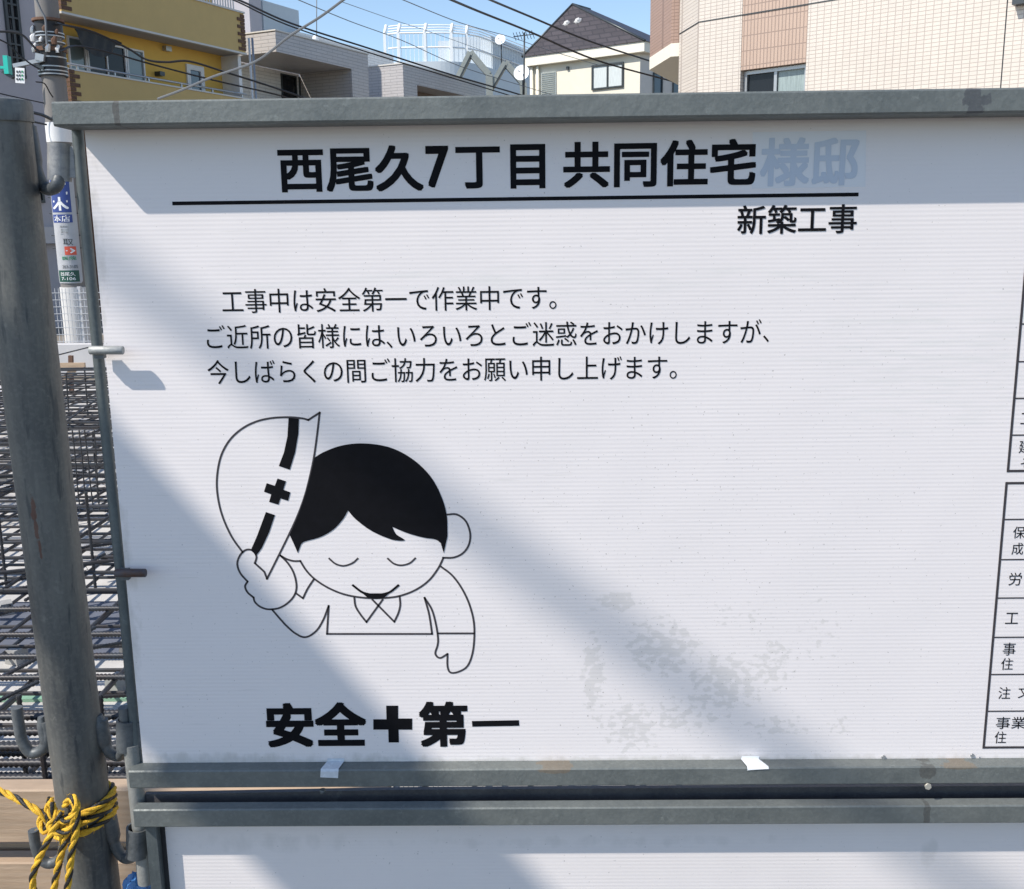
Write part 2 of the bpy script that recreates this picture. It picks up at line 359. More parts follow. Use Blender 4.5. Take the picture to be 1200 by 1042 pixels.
# frame tubes
MB().tube([P(90.5, 150, .0065), P(98, 240, .0065), P(113.5, 400, .0065), P(129, 555, .0065), P(144.5, 700, .0065), P(161.5, 895, .0065)], .0078, 14).build('side_tube', M_tube, panel)
MB().tube([(XR+.012, -.01, zb1), (XR+.012, -.01, zT0)], .0078, 14).build('side_tube', M_tube, panel)
MB().tube([P(154, 872, .004), P(171, 1034, .004)], .0122, 16).build('corner_pipe', galv('pale_galvanised_pipe', (.34, .34, .32), (.2, .21, .2)), panel)
def pin(px0, px1, py, m):
    a, b_ = P(px0, py, -.022), P(px1, py, -.022); d = (b_-a).normalized()
    mb = MB(); mb.tube([a, a+d*.001, b_-d*.001, b_], .006, 14, radii=[.0054, .0062, .0062, .0054])
    o = mb.build('locking_pin', m, panel)
    c = (a+d*.010)
    MB().box(c.x-.006, c.x+.008, -.020, -.010, c.z-.012, c.z+.004).build('weld', M_hook, o)
pin(105, 144.5, 410.5, galv('bright_pin', (.42, .43, .42), (.25, .26, .25)))
pin(135, 171, 671.5, M_rustpin)
# sleeve sockets that the post's hooks engage
def socket(parent, px, py0, py1, hw, y, m=M_hook):
    a, b_ = P(px, py0, y), P(px, py1, y); c = (a+b_)/2
    d = (b_-a); r = hw
    n = 18; mb = MB()
    t = d.normalized(); u = t.orthogonal().normalized(); v = t.cross(u)
    ri = r-.0028; vs = []
    for rr, p in ((r, a), (r, b_), (ri, a), (ri, b_)):
        vs += [p+(u*math.cos(2*PI*k/n)+v*math.sin(2*PI*k/n))*rr for k in range(n)]
    fs = []
    for k in range(n):
        q = (k+1) % n
        fs += [(k, q, n+q, n+k), (2*n+k, 3*n+k, 3*n+q, 2*n+q), (k, 2*n+k, 2*n+q, q), (n+k, n+q, 3*n+q, 3*n+k)]
    mb.add(vs, fs); mb.smooth = True
    o = mb.build('socket', m, parent)
    e = P(px+16, (py0+py1)/2, y); MB().box(c.x+r*.6, e.x+.004, y-.004, y+.006, c.z-abs(d.z)*.42, c.z+abs(d.z)*.42).build('weld_plate', m, o)
    return o
socket(panel, 70, 168, 212, .0160, .006, galv('worn_socket', (.36, .36, .35), (.17, .18, .20), sc=50))
socket(panel, 148, 843, 878, .0150, .006)

lower = thing('site_hoarding', 'lower white fence panel under the notice panel, dirty along its top rail', 'fence panel', (.3, 0, .0))
zf1 = P(300, 948.5, -.036).z; zf0 = P(300, 969.5, -.036).z
MB().box(P(157, 960, -.036).x, XR+.03, -.036, -.0135, zf0, zf1, c=.002).build('top_rail', M_rail, lower)
zr1 = P(400, 928, .010).z
xa_ = P(168, 935, .0).x; MB().prism([(xa_, zf0), (XR+.02, zf0), (XR+.02, zr1+.0075), (P(470, 925, .01).x, zr1+.0055), (P(190, 928, .01).x, zr1), (xa_, zr1)], .0055, .014, lambda a, b_, d: Vector((a, d, b_))).build('rear_lip', galv('dull_lip', (.13, .125, .125), (.07, .07, .08)), lower)
MB().box(P(172, 950, .0).x, XR+.02, -.0125, .0045, zf0+.002, zf1-.018).build('channel_floor', M_dark, lower)
xl2 = P(193, 1010, 0).x
sheet2 = MB().box(xl2, XR-.004, -.002, .002, .06, zf0+.004).build('sheet', M_sheet2, lower)
MB().box(P(173, 1000, -.02).x, P(185.5, 1000, -.02).x, -.02, -.004, .03, zf0-.001).build('side_tube', M_tube, lower)
MB().box(P(186.5, 1000, -.004).x, xl2+.006, -.0035, .006, .03, zf0-.001).build('side_flange', M_dark, lower)
MB().tube([(XR+.01, -.01, .03), (XR+.01, -.01, zf0)], .0078, 12).build('side_tube', M_tube, lower)
MB().box(xl2, XR, -.02, .008, .03, .058, c=.002).build('bottom_rail', M_rail, lower)
socket(lower, 161.5, 969, 1002, .0175, .002)

# small bits on the rails: bolt, tape
def tapepiece(name, quad, m, label=None):
    mb = MB(); top = [P(*quad[0], .0), P(*quad[1], .0)]
    ys = -.0262
    a, b_ = Vector((top[0].x, -.0006, zb1+.006)), Vector((top[1].x, -.0006, zb1+.006))
    c, d = Vector((P(*quad[2], ys).x, ys, zb1-.002)), Vector((P(*quad[3], ys).x, ys, zb1-.002))
    c2, d2 = Vector((P(*quad[2], ys).x-.001, ys, P(*quad[2], ys).z)), Vector((P(*quad[3], ys).x-.001, ys, P(*quad[3], ys).z))
    a1, b1 = Vector((a.x-.001, -.0009, zb1+.0012)), Vector((b_.x-.001, -.0009, zb1+.0012))
    c1, d1 = Vector((c.x, ys+.003, zb1+.0012)), Vector((d.x, ys+.003, zb1+.0012))
    vs = [a, b_, a1, b1, c1, d1, c, d, c2, d2]
    mb.add(vs, [(0, 1, 3, 2), (2, 3, 5, 4), (4, 5, 7, 6), (6, 7, 9, 8)])
    return mb.build(name, m, rail_b)
tapepiece('tape', [(384, 890), (404, 890), (376, 911), (397, 912)], M_tape)
tapepiece('tape', [(869, 888), (890, 888), (876, 903), (901, 901)], M_tapew)
c = P(1087, 921, -.027); MB().tube([c, c+Vector((0, -.003, 0))], .0052, 6).build('bolt_head', mat('bolt', (.5, .48, .42), rough=.5, metal=.4), rail_b)
c = P(893, 947, -.036); c = P(378, 925, -.012); MB().tube([c, c+Vector((0, 0, -.006))], .0045, 8).build('bolt_head', M_hook, rail_b)

# ------------------------------------------------------------------ lettering and drawing on the sheet
def txt(s, box, m, parent=sheet, off=0.0, name='lettering', th=.0005, y=0.0, fn=None):
    """Writes s so its ink fills box = (px_left, px_right, py_top, py_bottom) of the sheet"""
    cu = bpy.data.curves.new('t', 'FONT'); cu.body = s; cu.size = 1; cu.resolution_u = 4; cu.fill_mode = 'BOTH' if False else cu.fill_mode
    tmp = bpy.data.objects.new('t', cu); COL.objects.link(tmp)
    dg = bpy.context.evaluated_depsgraph_get(); me0 = bpy.data.meshes.new_from_object(tmp.evaluated_get(dg))
    vs = [v.co.copy() for v in me0.vertices]; fs = [tuple(p.vertices) for p in me0.polygons]
    bpy.data.objects.remove(tmp); bpy.data.curves.remove(cu); bpy.data.meshes.remove(me0)
    dz = [0.0]*len(vs)
    if off > 0:      # a heavier weight: the same letters laid a little off in eight directions
        v0, f0 = vs, fs; vs, fs, dz = [], [], []
        dirs = [(0, 0)]+[(off*a, off*b) for a, b in ((1, 1), (1, -1), (-1, 1), (-1, -1), (1, 0), (-1, 0), (0, 1), (0, -1))]
        for i, (dx, dy) in enumerate(dirs):
            n_ = len(vs); vs += [Vector((v.x+dx, v.y+dy, 0)) for v in v0]; fs += [tuple(k+n_ for k in f) for f in f0]; dz += [i*.00003]*len(v0)
    x0, x1 = min(v.x for v in vs), max(v.x for v in vs); y0, y1 = min(v.y for v in vs), max(v.y for v in vs)
    if fn is None:
        a = B(box[0], (box[2]+box[3])/2); b_ = B(box[1], (box[2]+box[3])/2); c = B((box[0]+box[1])/2, box[2]); d = B((box[0]+box[1])/2, box[3])
        X0, X1, Z1, Z0 = a[0], b_[0], c[1], d[1]
        fn = lambda u, v: Vector((X0+(X1-X0)*u, y-th, Z0+(Z1-Z0)*v))
    mb = MB(); mb.add([fn((v.x-x0)/(x1-x0), (v.y-y0)/(y1-y0 or 1))+Vector((0, -e, 0)) for v, e in zip(vs, dz)], fs)
    return mb.build(name, m, parent)
def pp(x, y_): return B(x, y_)
def flat(poly, m, name, parent=sheet, th=.0005, zoff=0.0):
    mb = MB(); mb.prism(poly, -th, -.00005, lambda a, b_, d: Vector((a, d-zoff, b_))); return mb.build(name, m, parent)
def strokes(lines, m, name, wd=.0026, th=.0004, parent=sheet):
    mb = MB()
    for ln in lines:
        k = wd
        pts = ln
        n = len(pts); L_, R_ = [], []
        for i in range(n):
            a = pts[max(i-1, 0)]; b_ = pts[min(i+1, n-1)]
            d = Vector((b_[0]-a[0], b_[1]-a[1])); d = d.normalized() if d.length > 0 else Vector((1, 0)); q = Vector((-d.y, d.x))*k/2
            if 0 < i < n-1:
                e = Vector((pts[i][0]-a[0], pts[i][1]-a[1])).normalized(); cs = max(.45, abs(e.dot(d))); q = q/cs
            ex = d*k*.4 if i == n-1 else (-d*k*.4 if i == 0 else Vector((0, 0)))
            L_.append((pts[i][0]+q.x+ex.x, pts[i][1]+q.y+ex.y)); R_.append((pts[i][0]-q.x+ex.x, pts[i][1]-q.y+ex.y))
        vs = [Vector((a[0], -th, a[1])) for a in L_+R_]
        mb.add(vs, [(i, i+1, n+i+1, n+i) for i in range(n-1)])
    return mb.build(name, m, parent)

film = flat([pp(882, 155), pp(1015, 153), pp(1014, 219), pp(881, 221)], M_film, 'cover_film', th=.0003)
txt('様邸', (891, 1006, 161, 218), M_faint, off=.022, th=.0006, name='covered_lettering')
txt('西尾久', (326, 496, 171, 225), M_ink, off=.024, name='heading_lettering')
txt('7', (499, 526, 171, 220), M_ink, off=.024, name='heading_lettering')
txt('丁', (534, 586, 172, 221), M_ink, off=.024, name='heading_lettering')
txt('目', (598, 639, 169, 221), M_ink, off=.024, name='heading_lettering')
txt('共同住宅', (660, 886, 164, 219), M_ink, off=.024, name='heading_lettering')
txt('新築工事', (864, 1004, 240, 274), M_ink, off=.011, name='subheading_lettering')
a = B(202, 238); b_ = B(1006, 228.5); zz = (a[1]+b_[1])/2
flat([(a[0], zz-.0025), (b_[0], zz-.0025), (b_[0], zz+.0025), (a[0], zz+.0025)], M_ink, 'rule_line')
txt('工事中は安全第一で作業中です。', (260, 652, 336.5, 365), M_ink, name='message_lettering')
txt('ご近所の皆様には', (242, 451, 380, 408.5), M_ink, name='message_lettering')
txt('、', (453, 460, 400, 408), M_ink, name='message_lettering')
txt('いろいろとご迷惑をおかけしますが', (465.5, 892, 376.5, 405.5), M_ink, name='message_lettering')
txt('、', (894, 901, 393, 401), M_ink, name='message_lettering')
txt('今しばらくの間ご協力をお願い申し上げます。', (243, 793, 419, 447.5), M_ink, name='message_lettering')
txt('安全', (312, 429.5, 823, 875.5), M_ink, off=.034, name='slogan_lettering')
txt('第', (491, 548, 822, 875), M_ink, off=.034, name='slogan_lettering')
for nm, pl in (('slogan_cross', [(452.5, 827), (466.5, 827), (466.5, 842), (483, 842), (483, 855), (467, 855), (467.5, 870), (455.5, 870), (455, 855), (437.5, 855), (437.5, 843), (453, 843)]),
               ('slogan_lettering', [(553, 845), (608, 844), (608.5, 850.5), (553.5, 851.5)])):
    flat([pp(*q) for q in pl], M_ink, nm)
# worker lifting his helmet and bowing, a line drawing
def z5(x, y_): return pp(230+x/3.159, 470+y_/3.159)
def cur(pts, n=6, smooth=True):
    q = [z5(*p) for p in pts]
    return [tuple(v) for v in catmull([Vector((a, b_)) for a, b_ in q], n)] if smooth else q
outl = [
 cur([(172, 560), (130, 500), (95, 420), (78, 340), (78, 270), (93, 200), (125, 143), (170, 102), (222, 76), (280, 63), (345, 60), (390, 64), (415, 70)]),
 cur([(415, 70), (457, 43)], smooth=False),
 cur([(457, 43), (448, 120), (437, 200), (423, 270), (403, 348), (375, 425), (342, 497), (302, 578), (262, 658)]),
 cur([(262, 658), (252, 632), (217, 600)], smooth=False),
 cur([(217, 600), (223, 578), (215, 560), (200, 550), (180, 553), (161, 573), (152, 603), (163, 637), (190, 668)]),
 cur([(190, 668), (181, 686), (190, 708), (212, 727)]),
 cur([(212, 727), (218, 745), (240, 763), (270, 771), (310, 765), (345, 742), (366, 713), (371, 680), (361, 637), (340, 601), (312, 572)]),
 cur([(312, 572), (335, 585), (360, 592), (385, 592)]),
 cur([(385, 592), (408, 628), (440, 660), (490, 692), (550, 716), (620, 728), (690, 729), (750, 722), (810, 700), (860, 665), (895, 620), (915, 580)]),
 cur([(930, 420), (965, 420), (998, 445), (1014, 490), (1009, 532), (987, 563), (953, 579), (913, 580)]),
 cur([(435, 660), (412, 695), (395, 730)]), cur([(395, 730), (370, 712)], smooth=False),
 cur([(585, 728), (590, 760), (608, 790), (630, 818)]), cur([(630, 818), (690, 735)], smooth=False),
 cur([(652, 735), (733, 817)], smooth=False), cur([(733, 817), (748, 785), (755, 755), (753, 725)]),
 cur([(490, 758), (470, 810), (443, 852), (405, 874), (370, 862), (335, 833), (305, 800), (280, 771)]),
 cur([(490, 758), (484, 862)], smooth=False), cur([(484, 862), (873, 862)], smooth=False),
 cur([(873, 862), (862, 790), (845, 728)]),
 cur([(845, 728), (872, 772), (888, 830), (895, 880), (893, 905), (885, 935), (902, 951), (930, 936)]),
 cur([(930, 936), (930, 980), (940, 1004), (968, 1003), (1002, 983), (1021, 940), (1029, 880), (1027, 815), (1010, 750), (982, 692), (947, 645), (905, 612)]),
 cur([(895, 860), (1028, 860)], smooth=False),
]
strokes(outl, M_line, 'drawing_outline', .0029)
strokes([cur([(492, 583), (515, 602), (545, 610), (578, 600), (598, 583)])], M_line, 'drawing_eye', .0027)
strokes([cur([(709, 583), (732, 602), (760, 608), (790, 600), (811, 582)])], M_line, 'drawing_eye', .0027)
strokes([cur([(580, 682), (612, 706), (640, 715), (665, 717), (690, 715), (718, 706), (748, 682)])], M_ink, 'drawing_mouth', .0034, th=.0006)
flat([z5(*p) for p in [(605, 703), (640, 712), (690, 712), (725, 703), (695, 728), (668, 732), (635, 728)]], M_ink, 'drawing_mouth', th=.00065)
hair = [(437, 210), (470, 190), (530, 167), (600, 157), (680, 163), (750, 185), (820, 230), (875, 290), (912, 365), (928, 430), (930, 500)]
hb = [(916, 562)], [(905, 525), (885, 512), (840, 505), (780, 488), (725, 465)], [(725, 465), (740, 493), (772, 515), (735, 515), (690, 500), (640, 475), (590, 437), (562, 405)], [(562, 405), (543, 437), (508, 475), (460, 503), (402, 520), (388, 530)], [(376, 562)], [(362, 530), (346, 495)], [(346, 495), (378, 420), (404, 345), (424, 270), (437, 210)]
poly = cur(hair)
for seg in hb: poly += cur(seg) if len(seg) > 1 else [z5(*seg[0])]
clean = []
for p in poly:
    if not clean or (Vector(p)-Vector(clean[-1])).length > 1e-5: clean.append(p)
if (Vector(clean[0])-Vector(clean[-1])).length < 1e-5: clean.pop()
flat(clean, M_ink, 'drawing_hair', th=.0007)
for k, pl in enumerate(([(342, 62), (380, 66), (378, 120), (366, 190), (346, 254), (306, 240), (325, 190), (338, 130)],
           [(301, 287), (332, 297), (322, 328), (348, 338), (340, 369), (312, 360), (304, 383), (270, 373), (278, 345), (251, 335), (261, 304), (291, 314)],
           [(258, 411), (291, 422), (270, 485), (242, 545), (222, 572), (203, 550), (225, 500)])):
    flat([z5(*p) for p in pl], M_ink, ('helmet_stripe', 'helmet_cross', 'helmet_stripe')[k], th=.0007)

# the two tables at the right end of the sheet
def table(name, rows, xl_px, tip):
    ll = []
    xs = B(*xl_px)[0]; zs = [B(xl_px[0], r)[1] for r in rows]
    for i, z in enumerate(zs):
        k = .0019 if 0 < i < len(zs)-1 else .0034
        ll.append(('h', z, k))
    mb = MB()
    for _, z, k in ll: mb.box(xs, XR-.06, -.0005, -.00005, z-k/2, z+k/2)
    mb.box(xs-.0017, xs+.0017, -.0006, -.0001, zs[-1]-.0017, zs[0]+.0017)
    mb.box(xs+.18, xs+.1815, -.0006, -.0001, zs[-1], zs[1])
    mb.box(XR-.062, XR-.059, -.0006, -.0001, zs[-1], zs[0])
    return mb.build(name, M_line, sheet)
table('table_rules', [250, 293, 336, 380, 424, 467, 510, 552], (1181, 552), 0)
table('table_rules', [566.5, 609, 656, 701, 747, 790.5, 833.5, 876], (1152.5, 876), 0)
for s, bx in (('建', (1194, 1208, 516, 531)), ('そ', (1196, 1208, 537, 550)), ('工', (1196, 1210, 484, 497)), ('保', (1187, 1201, 617, 631)), ('成', (1185.5, 1199, 636, 650)), ('労', (1182, 1197, 671, 686)),
              ('工', (1178, 1193, 718, 731)), ('事', (1175, 1190, 753, 768)), ('住', (1173, 1187, 771, 785)), ('注', (1170, 1184, 805, 819)), ('文', (1193, 1208, 804, 818)),
              ('事業', (1167, 1202, 840, 854)), ('住', (1165.5, 1179, 857, 871))):
    txt(s, bx, M_ink, name='table_lettering')
# small holes and screws in the sheet
for px, py in ((1035, 887), (1139, 885), (1147, 889)):
    c = P(px, py, 0); MB().tube([c, c+Vector((0, -.002, 0))], .0032, 8).build('screw_head', M_alu, sheet)

# ------------------------------------------------------------------ fence post with hooks
def axis(py): return (67+.126*(py-700)) if py > 480 else (39.3+.108*(py-480))
PT, PBt = P(-3, 122, .012), P(110.5, 1042, .052)
dv = (PBt-PT); foot = PT+dv*(PT.z/(-dv.z))
R_POST = .0405
post = thing('fence_post', 'thick weathered steel pipe post with hooks at the left end of the notice panel', 'post', tuple(foot))
def on(py, y=None):     # point on the post's axis at pixel row py
    lo_, hi = 0., 1.6
    for _ in range(40):
        m_ = (lo_+hi)/2; q = PT+dv*m_; d = q-CAM; yy = 521-FOC*(d.dot(UPV))/(d.dot(FWD))
        if yy < py: lo_ = m_
        else: hi = m_
    return PT+dv*lo_
MB().tube([PT, PT+dv*.25, PT+dv*.5, PT+dv*.75, PBt, foot], R_POST, 40).build('pipe', M_post, post)
c0, c1 = on(143), PT+(PT-PBt).normalized()*.004
MB().tube([c0, c1-(c1-c0)*.15, c1, c1+(c1-c0)*.10], R_POST, 40, radii=[R_POST+.0035, R_POST+.004, R_POST+.0025, R_POST*.8]).build('cap', M_post, post)
def jhook(pts, r=.0088, y=-.035, pad=None):
    y += .078
    q = catmull([P(a, b_, y if len(c) == 0 else c[0]+.026) for a, b_, *c in pts], 8)
    o = MB().tube(q, r, 14).build('hook', M_hook, post)
    if pad:
        a, b2, w_ = pad; mb = MB()
        A_, B2 = P(*a, y), P(*b2, y)
        mb.tube([A_, (A_*3+B2)/4, (A_+B2*3)/4, B2], w_, 12, radii=[w_*.55, w_, w_, w_*.55]); mb.build('weld_pad', M_hook, o)
    return o
jhook([(35, 148), (39, 178), (44, 204), (54, 221), (66, 218, -.03), (70, 200, -.022), (70, 178, -.020)], .0088, -.040, ((32, 140), (43, 205), .011))
jhook([(120, 843), (122, 862), (127, 880), (140, 886), (148, 872, -.022), (147, 850, -.020), (145, 829, -.020)], .0085, -.034, ((115, 838), (124, 878), .012))
jhook([(19.5, 829), (22, 848), (26, 868), (36, 882), (50, 878), (56, 860), (54, 845)], .0088, -.045, ((48, 840), (56, 880), .009))
jhook([(129, 958), (131, 975), (137, 995), (148, 1006), (160, 1000, -.026), (163, 985, -.024), (162, 974, -.024)], .0088, -.034, ((126, 948), (134, 990), .0125))
jhook([(39, 973), (42, 992), (48, 1006), (59, 1012), (72, 1004), (76, 985)], .0085, -.040)

# ------------------------------------------------------------------ tiger rope
def rope_path(pts, n=10): return catmull([P(a, b_, c+.080) for a, b_, c in pts], n)
def lay_rope(root, path, r=.0051, pitch=.055, ph=0):
    # even spacing
    L_ = [0]
    for i in range(1, len(path)): L_.append(L_[-1]+(path[i]-path[i-1]).length)
    N_ = max(8, int(L_[-1]/.0035)); q = []; j = 0
    for i in range(N_+1):
        s = L_[-1]*i/N_
        while j < len(L_)-2 and L_[j+1] < s: j += 1
        f = (s-L_[j])/max(1e-9, L_[j+1]-L_[j]); q.append(path[j].lerp(path[j+1], min(1, f)))
    t0 = (q[1]-q[0]).normalized(); nrm = t0.orthogonal().normalized(); prev = t0; fr = []
    for i, p in enumerate(q):
        t = (q[min(i+1, N_)]-q[max(i-1, 0)]).normalized(); nrm = prev.rotation_difference(t) @ nrm; nrm = (nrm-t*nrm.dot(t)).normalized(); prev = t
        fr.append((nrm.copy(), t.cross(nrm)))
    for k in range(3):
        pts = []
        for i, p in enumerate(q):
            a = ph+2*PI*k/3+2*PI*(L_[-1]*i/N_)/pitch
            pts.append(p+(fr[i][0]*math.cos(a)+fr[i][1]*math.sin(a))*r*.52)
        MB().tube(pts, r*.60, 8).build('strand', M_black if k == 2 else M_yellow, root)
rope = thing('tiger_rope', 'yellow and black twisted rope knotted round the weathered pipe post', 'rope', tuple(P(90, 950, -.09)))
def wrap(py, tilt, a0, a1, rr=.006, n=26):
    c = on(py); out = []
    ax = (PT-PBt).normalized(); u = Vector((1, 0, 0)); u = (u-ax*u.dot(ax)).normalized(); v = ax.cross(u)   # v points away from camera
    if v.y < 0: v = -v
    for i in range(n+1):
        a = a0+(a1-a0)*i/n
        out.append(c+u*math.cos(a)*(R_POST+rr)-v*math.sin(a)*(R_POST+rr)+ax*(tilt*math.cos(a)))
    return out
lay_rope(rope, wrap(938, .010, PI*.95, -PI*1.0, n=40))
lay_rope(rope, wrap(948, .012, PI*1.0, -PI*.95, n=40), ph=1)
lay_rope(rope, wrap(960, .013, PI*.9, -PI*.9, n=40), ph=2)
lay_rope(rope, rope_path([(-30, 916, -.07), (0, 927, -.07), (25, 939, -.085), (48, 953, -.098), (57, 965, -.10), (52, 975, -.104), (47, 962, -.094), (55, 948, -.088), (66, 950, -.088)]))
lay_rope(rope, rope_path([(72, 951, -.108), (66, 966, -.112), (56, 985, -.112), (44, 1010, -.110), (38, 1032, -.11), (44, 1052, -.11), (60, 1050, -.108), (66, 1026, -.108), (72, 1000, -.108), (80, 975, -.110), (84, 955, -.112)]), ph=.5)
lay_rope(rope, rope_path([(60, 940, -.095), (64, 958, -.102), (58, 968, -.106), (66, 975, -.112), (82, 972, -.118), (88, 955, -.121), (85, 938, -.118), (90, 950, -.122), (89, 975, -.12), (84, 1000, -.114), (81, 1025, -.112), (77, 1056, -.110)]), ph=.2)
lay_rope(rope, rope_path([(76, 944, -.104), (84, 934, -.114), (90, 944, -.124), (84, 958, -.12), (74, 962, -.112), (70, 952, -.104)]), ph=1.4)
lay_rope(rope, rope_path([(60, 935, -.088), (56, 950, -.094), (66, 962, -.102), (72, 975, -.106), (74, 990, -.104), (68, 1012, -.102)]), ph=2.4)

fb = MB(); rnd = random.Random(11)
for st in [c_ for c_ in bpy.data.objects if c_.parent == rope]:
    vs = st.data.vertices; W_ = WORLD[rope]
    for _ in range(26):
        v = vs[rnd.randrange(len(vs))]; a_ = W_ @ v.co; n_ = Vector((rnd.uniform(-1, 1), rnd.uniform(-1, .2), rnd.uniform(-1, 1))).normalized()
        fb.tube([a_, a_+n_*.003, a_+n_*.0055+Vector((0, 0, -.0015))], .00025, 3, cap=False)
fb.build('loose_fibres', M_yellow, rope, kind='stuff')
# ------------------------------------------------------------------ formwork timber behind the post
plank_g = 'formwork timber along the site edge'
def plank(pxa, pya, pyb, y, label, x1, x0=-2.6, dep=.045):
    a = P(pxa, pya, y); b2 = P(pxa, pyb, y)
    o = MB().box(x0, x1, y, y+dep, b2.z, a.z, c=.003).build('timber_plank', M_wood); return tag(o, label, 'plank', plank_g)
plank(60, 926, 988, .40, 'upper pale timber plank behind the post and rope, topmost of its pile', P(455, 925, .40).x)
plank(60, 1011, 1068, .405, 'lower timber plank near the bottom edge, set below the shaded one', P(455, 925, .40).x)
o = MB().box(-2.6, P(450, 925, .44).x, .46, .50, P(60, 1030, .47).z, P(60, 985, .47).z).build('timber_plank', M_wood); tag(o, 'shaded brown timber plank set back between the two pale planks', 'plank', plank_g)
o = MB().box(-2.6, P(450, 925, .44).x, .405, .45, .0, P(60, 1072, .405).z).build('timber_plank', M_wood); tag(o, 'timber plank resting on the ground under the other planks', 'plank', plank_g)

# blue plastic bundle under the hook
def lump(cx, r, sc, m, seed, n=14):
    rnd = random.Random(seed); mb = MB(); vs = []; fs = []
    ph = [rnd.random()*6 for _ in range(6)]
    for i in range(n+1):
        th = PI*i/n
        for k in range(n*2):
            a = PI*k/n; rr = r*(1+.10*math.sin(5*a+ph[0]+3*th)+.08*math.sin(9*a+ph[1])*math.sin(6*th+ph[2])+.05*math.sin(14*a-7*th))
            vs.append(Vector((cx.x+rr*sc[0]*math.sin(th)*math.cos(a), cx.y+rr*sc[1]*math.sin(th)*math.sin(a), cx.z+rr*sc[2]*math.cos(th))))
    for i in range(n):
        for k in range(n*2):
            q = (k+1) % (n*2); fs.append((i*n*2+k, i*n*2+q, (i+1)*n*2+q, (i+1)*n*2+k))
    mb.add(vs, fs); mb.smooth = True; return mb
c = P(161, 1046, .02); o = lump(c, .030, (.75, .5, 1.1), M_bluep, 3).build('plastic_bundle', M_bluep); tag(o, 'crumpled blue plastic wrapped round the pipe foot beside the lower panel', 'plastic wrap')

# ------------------------------------------------------------------ rebar mat
mat_t = thing('rebar_mat', 'dark steel reinforcing bars tied in a two layer grid over pale concrete', 'rebar mat', (-2.2, 1.0, .06))
def bar_mesh(name, L_, r, ribbed):
    pts, rad = [], []
    if ribbed:
        n_ = int(L_/.0060)
        for i in range(n_+1): pts.append((L_*i/n_-L_/2, 0, 0)); rad.append(r*(1.16 if i % 2 else .82))
    else: pts = [(-L_/2, 0, 0), (-L_/6, 0, .002), (L_/6, 0, -.002), (L_/2, 0, 0)]; rad = [r]*4
    mb = MB().tube(pts, r, 7, radii=rad); o = mb.build(name, M_rebar); me = o.data
    off = o.location.copy()
    for v in me.vertices: v.co += off
    bpy.data.objects.remove(o); return me
LX, LY = 6.2, 8.0
me_x = bar_mesh('bar_x', LX, .0075, False); me_xr = bar_mesh('bar_x_ribbed', LX, .0098, True)
me_y = bar_mesh('bar_y', LY, .0075, False); me_s = bar_mesh('bar_s', .42, .0065, True); me_m = bar_mesh('mesh_wire', .42, .0036, False)
IW = WORLD[mat_t].inverted()
def bar(me, loc, rot=(0, 0, 0), nm='bar'):
    o = bpy.data.objects.new(nm, me); COL.objects.link(o); o.parent = mat_t; o.location = IW @ Vector(loc); o.rotation_euler = rot
rr = random.uniform
X0 = -5.6; XC = X0+LX/2
y = 1.02; k = 0
while y < 8.6:
    bar(me_xr if y < 2.2 else me_x, (XC+rr(-.1, .1), y+rr(-.02, .02), .30+rr(-.008, .008)), (0, 0, rr(-.004, .004)))
    bar(me_x, (XC+rr(-.1, .1), y+.09+rr(-.03, .03), .12+rr(-.006, .006)), (0, 0, rr(-.005, .005))); y += .20; k += 1
x = X0+.1
while x < X0+LX-.2:
    bar(me_y, (x+rr(-.02, .02), .7+LY/2, .285), (0, 0, PI/2+rr(-.004, .004)))
    bar(me_y, (x+.07+rr(-.02, .02), .7+LY/2, .105), (0, 0, PI/2+rr(-.006, .006))); x += .25
# beam cages: bunched long bars with stirrups
for yb, zs, w_ in ((.60, (.44, .36, .28, .20, .11), .26), (3.9, (.50, .42, .16), .30), (6.6, (.56, .48, .16), .34)):
    for z in zs:
        for dy in ((0, .07, .15, .22, .30) if yb < 1 and z in (.44, .28, .11) else (0, w_)):
            bar(me_xr if yb < 1 else me_x, (XC+rr(-.05, .05), yb+dy+rr(-.006, .006), z), (0, 0, rr(-.003, .003)))
    bar(me_xr if yb < 1 else me_x, (XC, yb+w_/2, zs[0]+.006)); bar(me_xr if yb < 1 else me_x, (XC, yb+w_/2, zs[-1]-.012))
    x = X0+.15
    while x < (-.3 if yb < 1 else -2.0):
        for dy in (-.012, w_+.012): bar(me_s, (x+rr(-.01, .01), yb+dy, (zs[0]+.08)/2+.04), (rr(-.03, .03), PI/2+rr(-.03, .03), 0), 'stirrup')
        x += .2 if yb < 1 else .3
# diagonal laps, tie wires, starter bars
for i in range(14):
    a = rr(-4.8, -1.2); b2 = rr(1.2, 7.5)
    bar(me_s, (a, b2, .35), (rr(-.05, .05), PI/2+rr(-.1, .1), 0), 'starter_bar')
for i in range(12):      # loose bars lying askew on the grid
    bar(me_x if i % 2 else me_y, (rr(-6.0, -2.5), rr(1.8, 8.0), .33+rr(0, .03)), (rr(-.02, .02), rr(-.012, .012), rr(-.35, .35) if i % 2 else PI/2+rr(-.3, .3)))
for px in (75, 84, 93, 101, 108, 117):      # a welded mesh sheet stood on edge
    p = PZ(px, 588, .30); bar(me_m, (p.x, p.y, .46), (rr(-.03, .03), PI/2+rr(-.03, .03), rr(-.1, .1)), 'mesh_upright')
for px in (112, 8): p = PZ(px, 690, .2); bar(me_s, (p.x, p.y, .40), (rr(-.04, .04), PI/2, 0), 'starter_bar')
for i in range(30):
    me = me_y if i < 2 else me_s
    bar(me_s, (rr(-3.2, -1.0), rr(1.0, 4.5), rr(.2, .33)), (0, rr(-.3, .3), rr(.3, 1.2)), 'lap_bar')
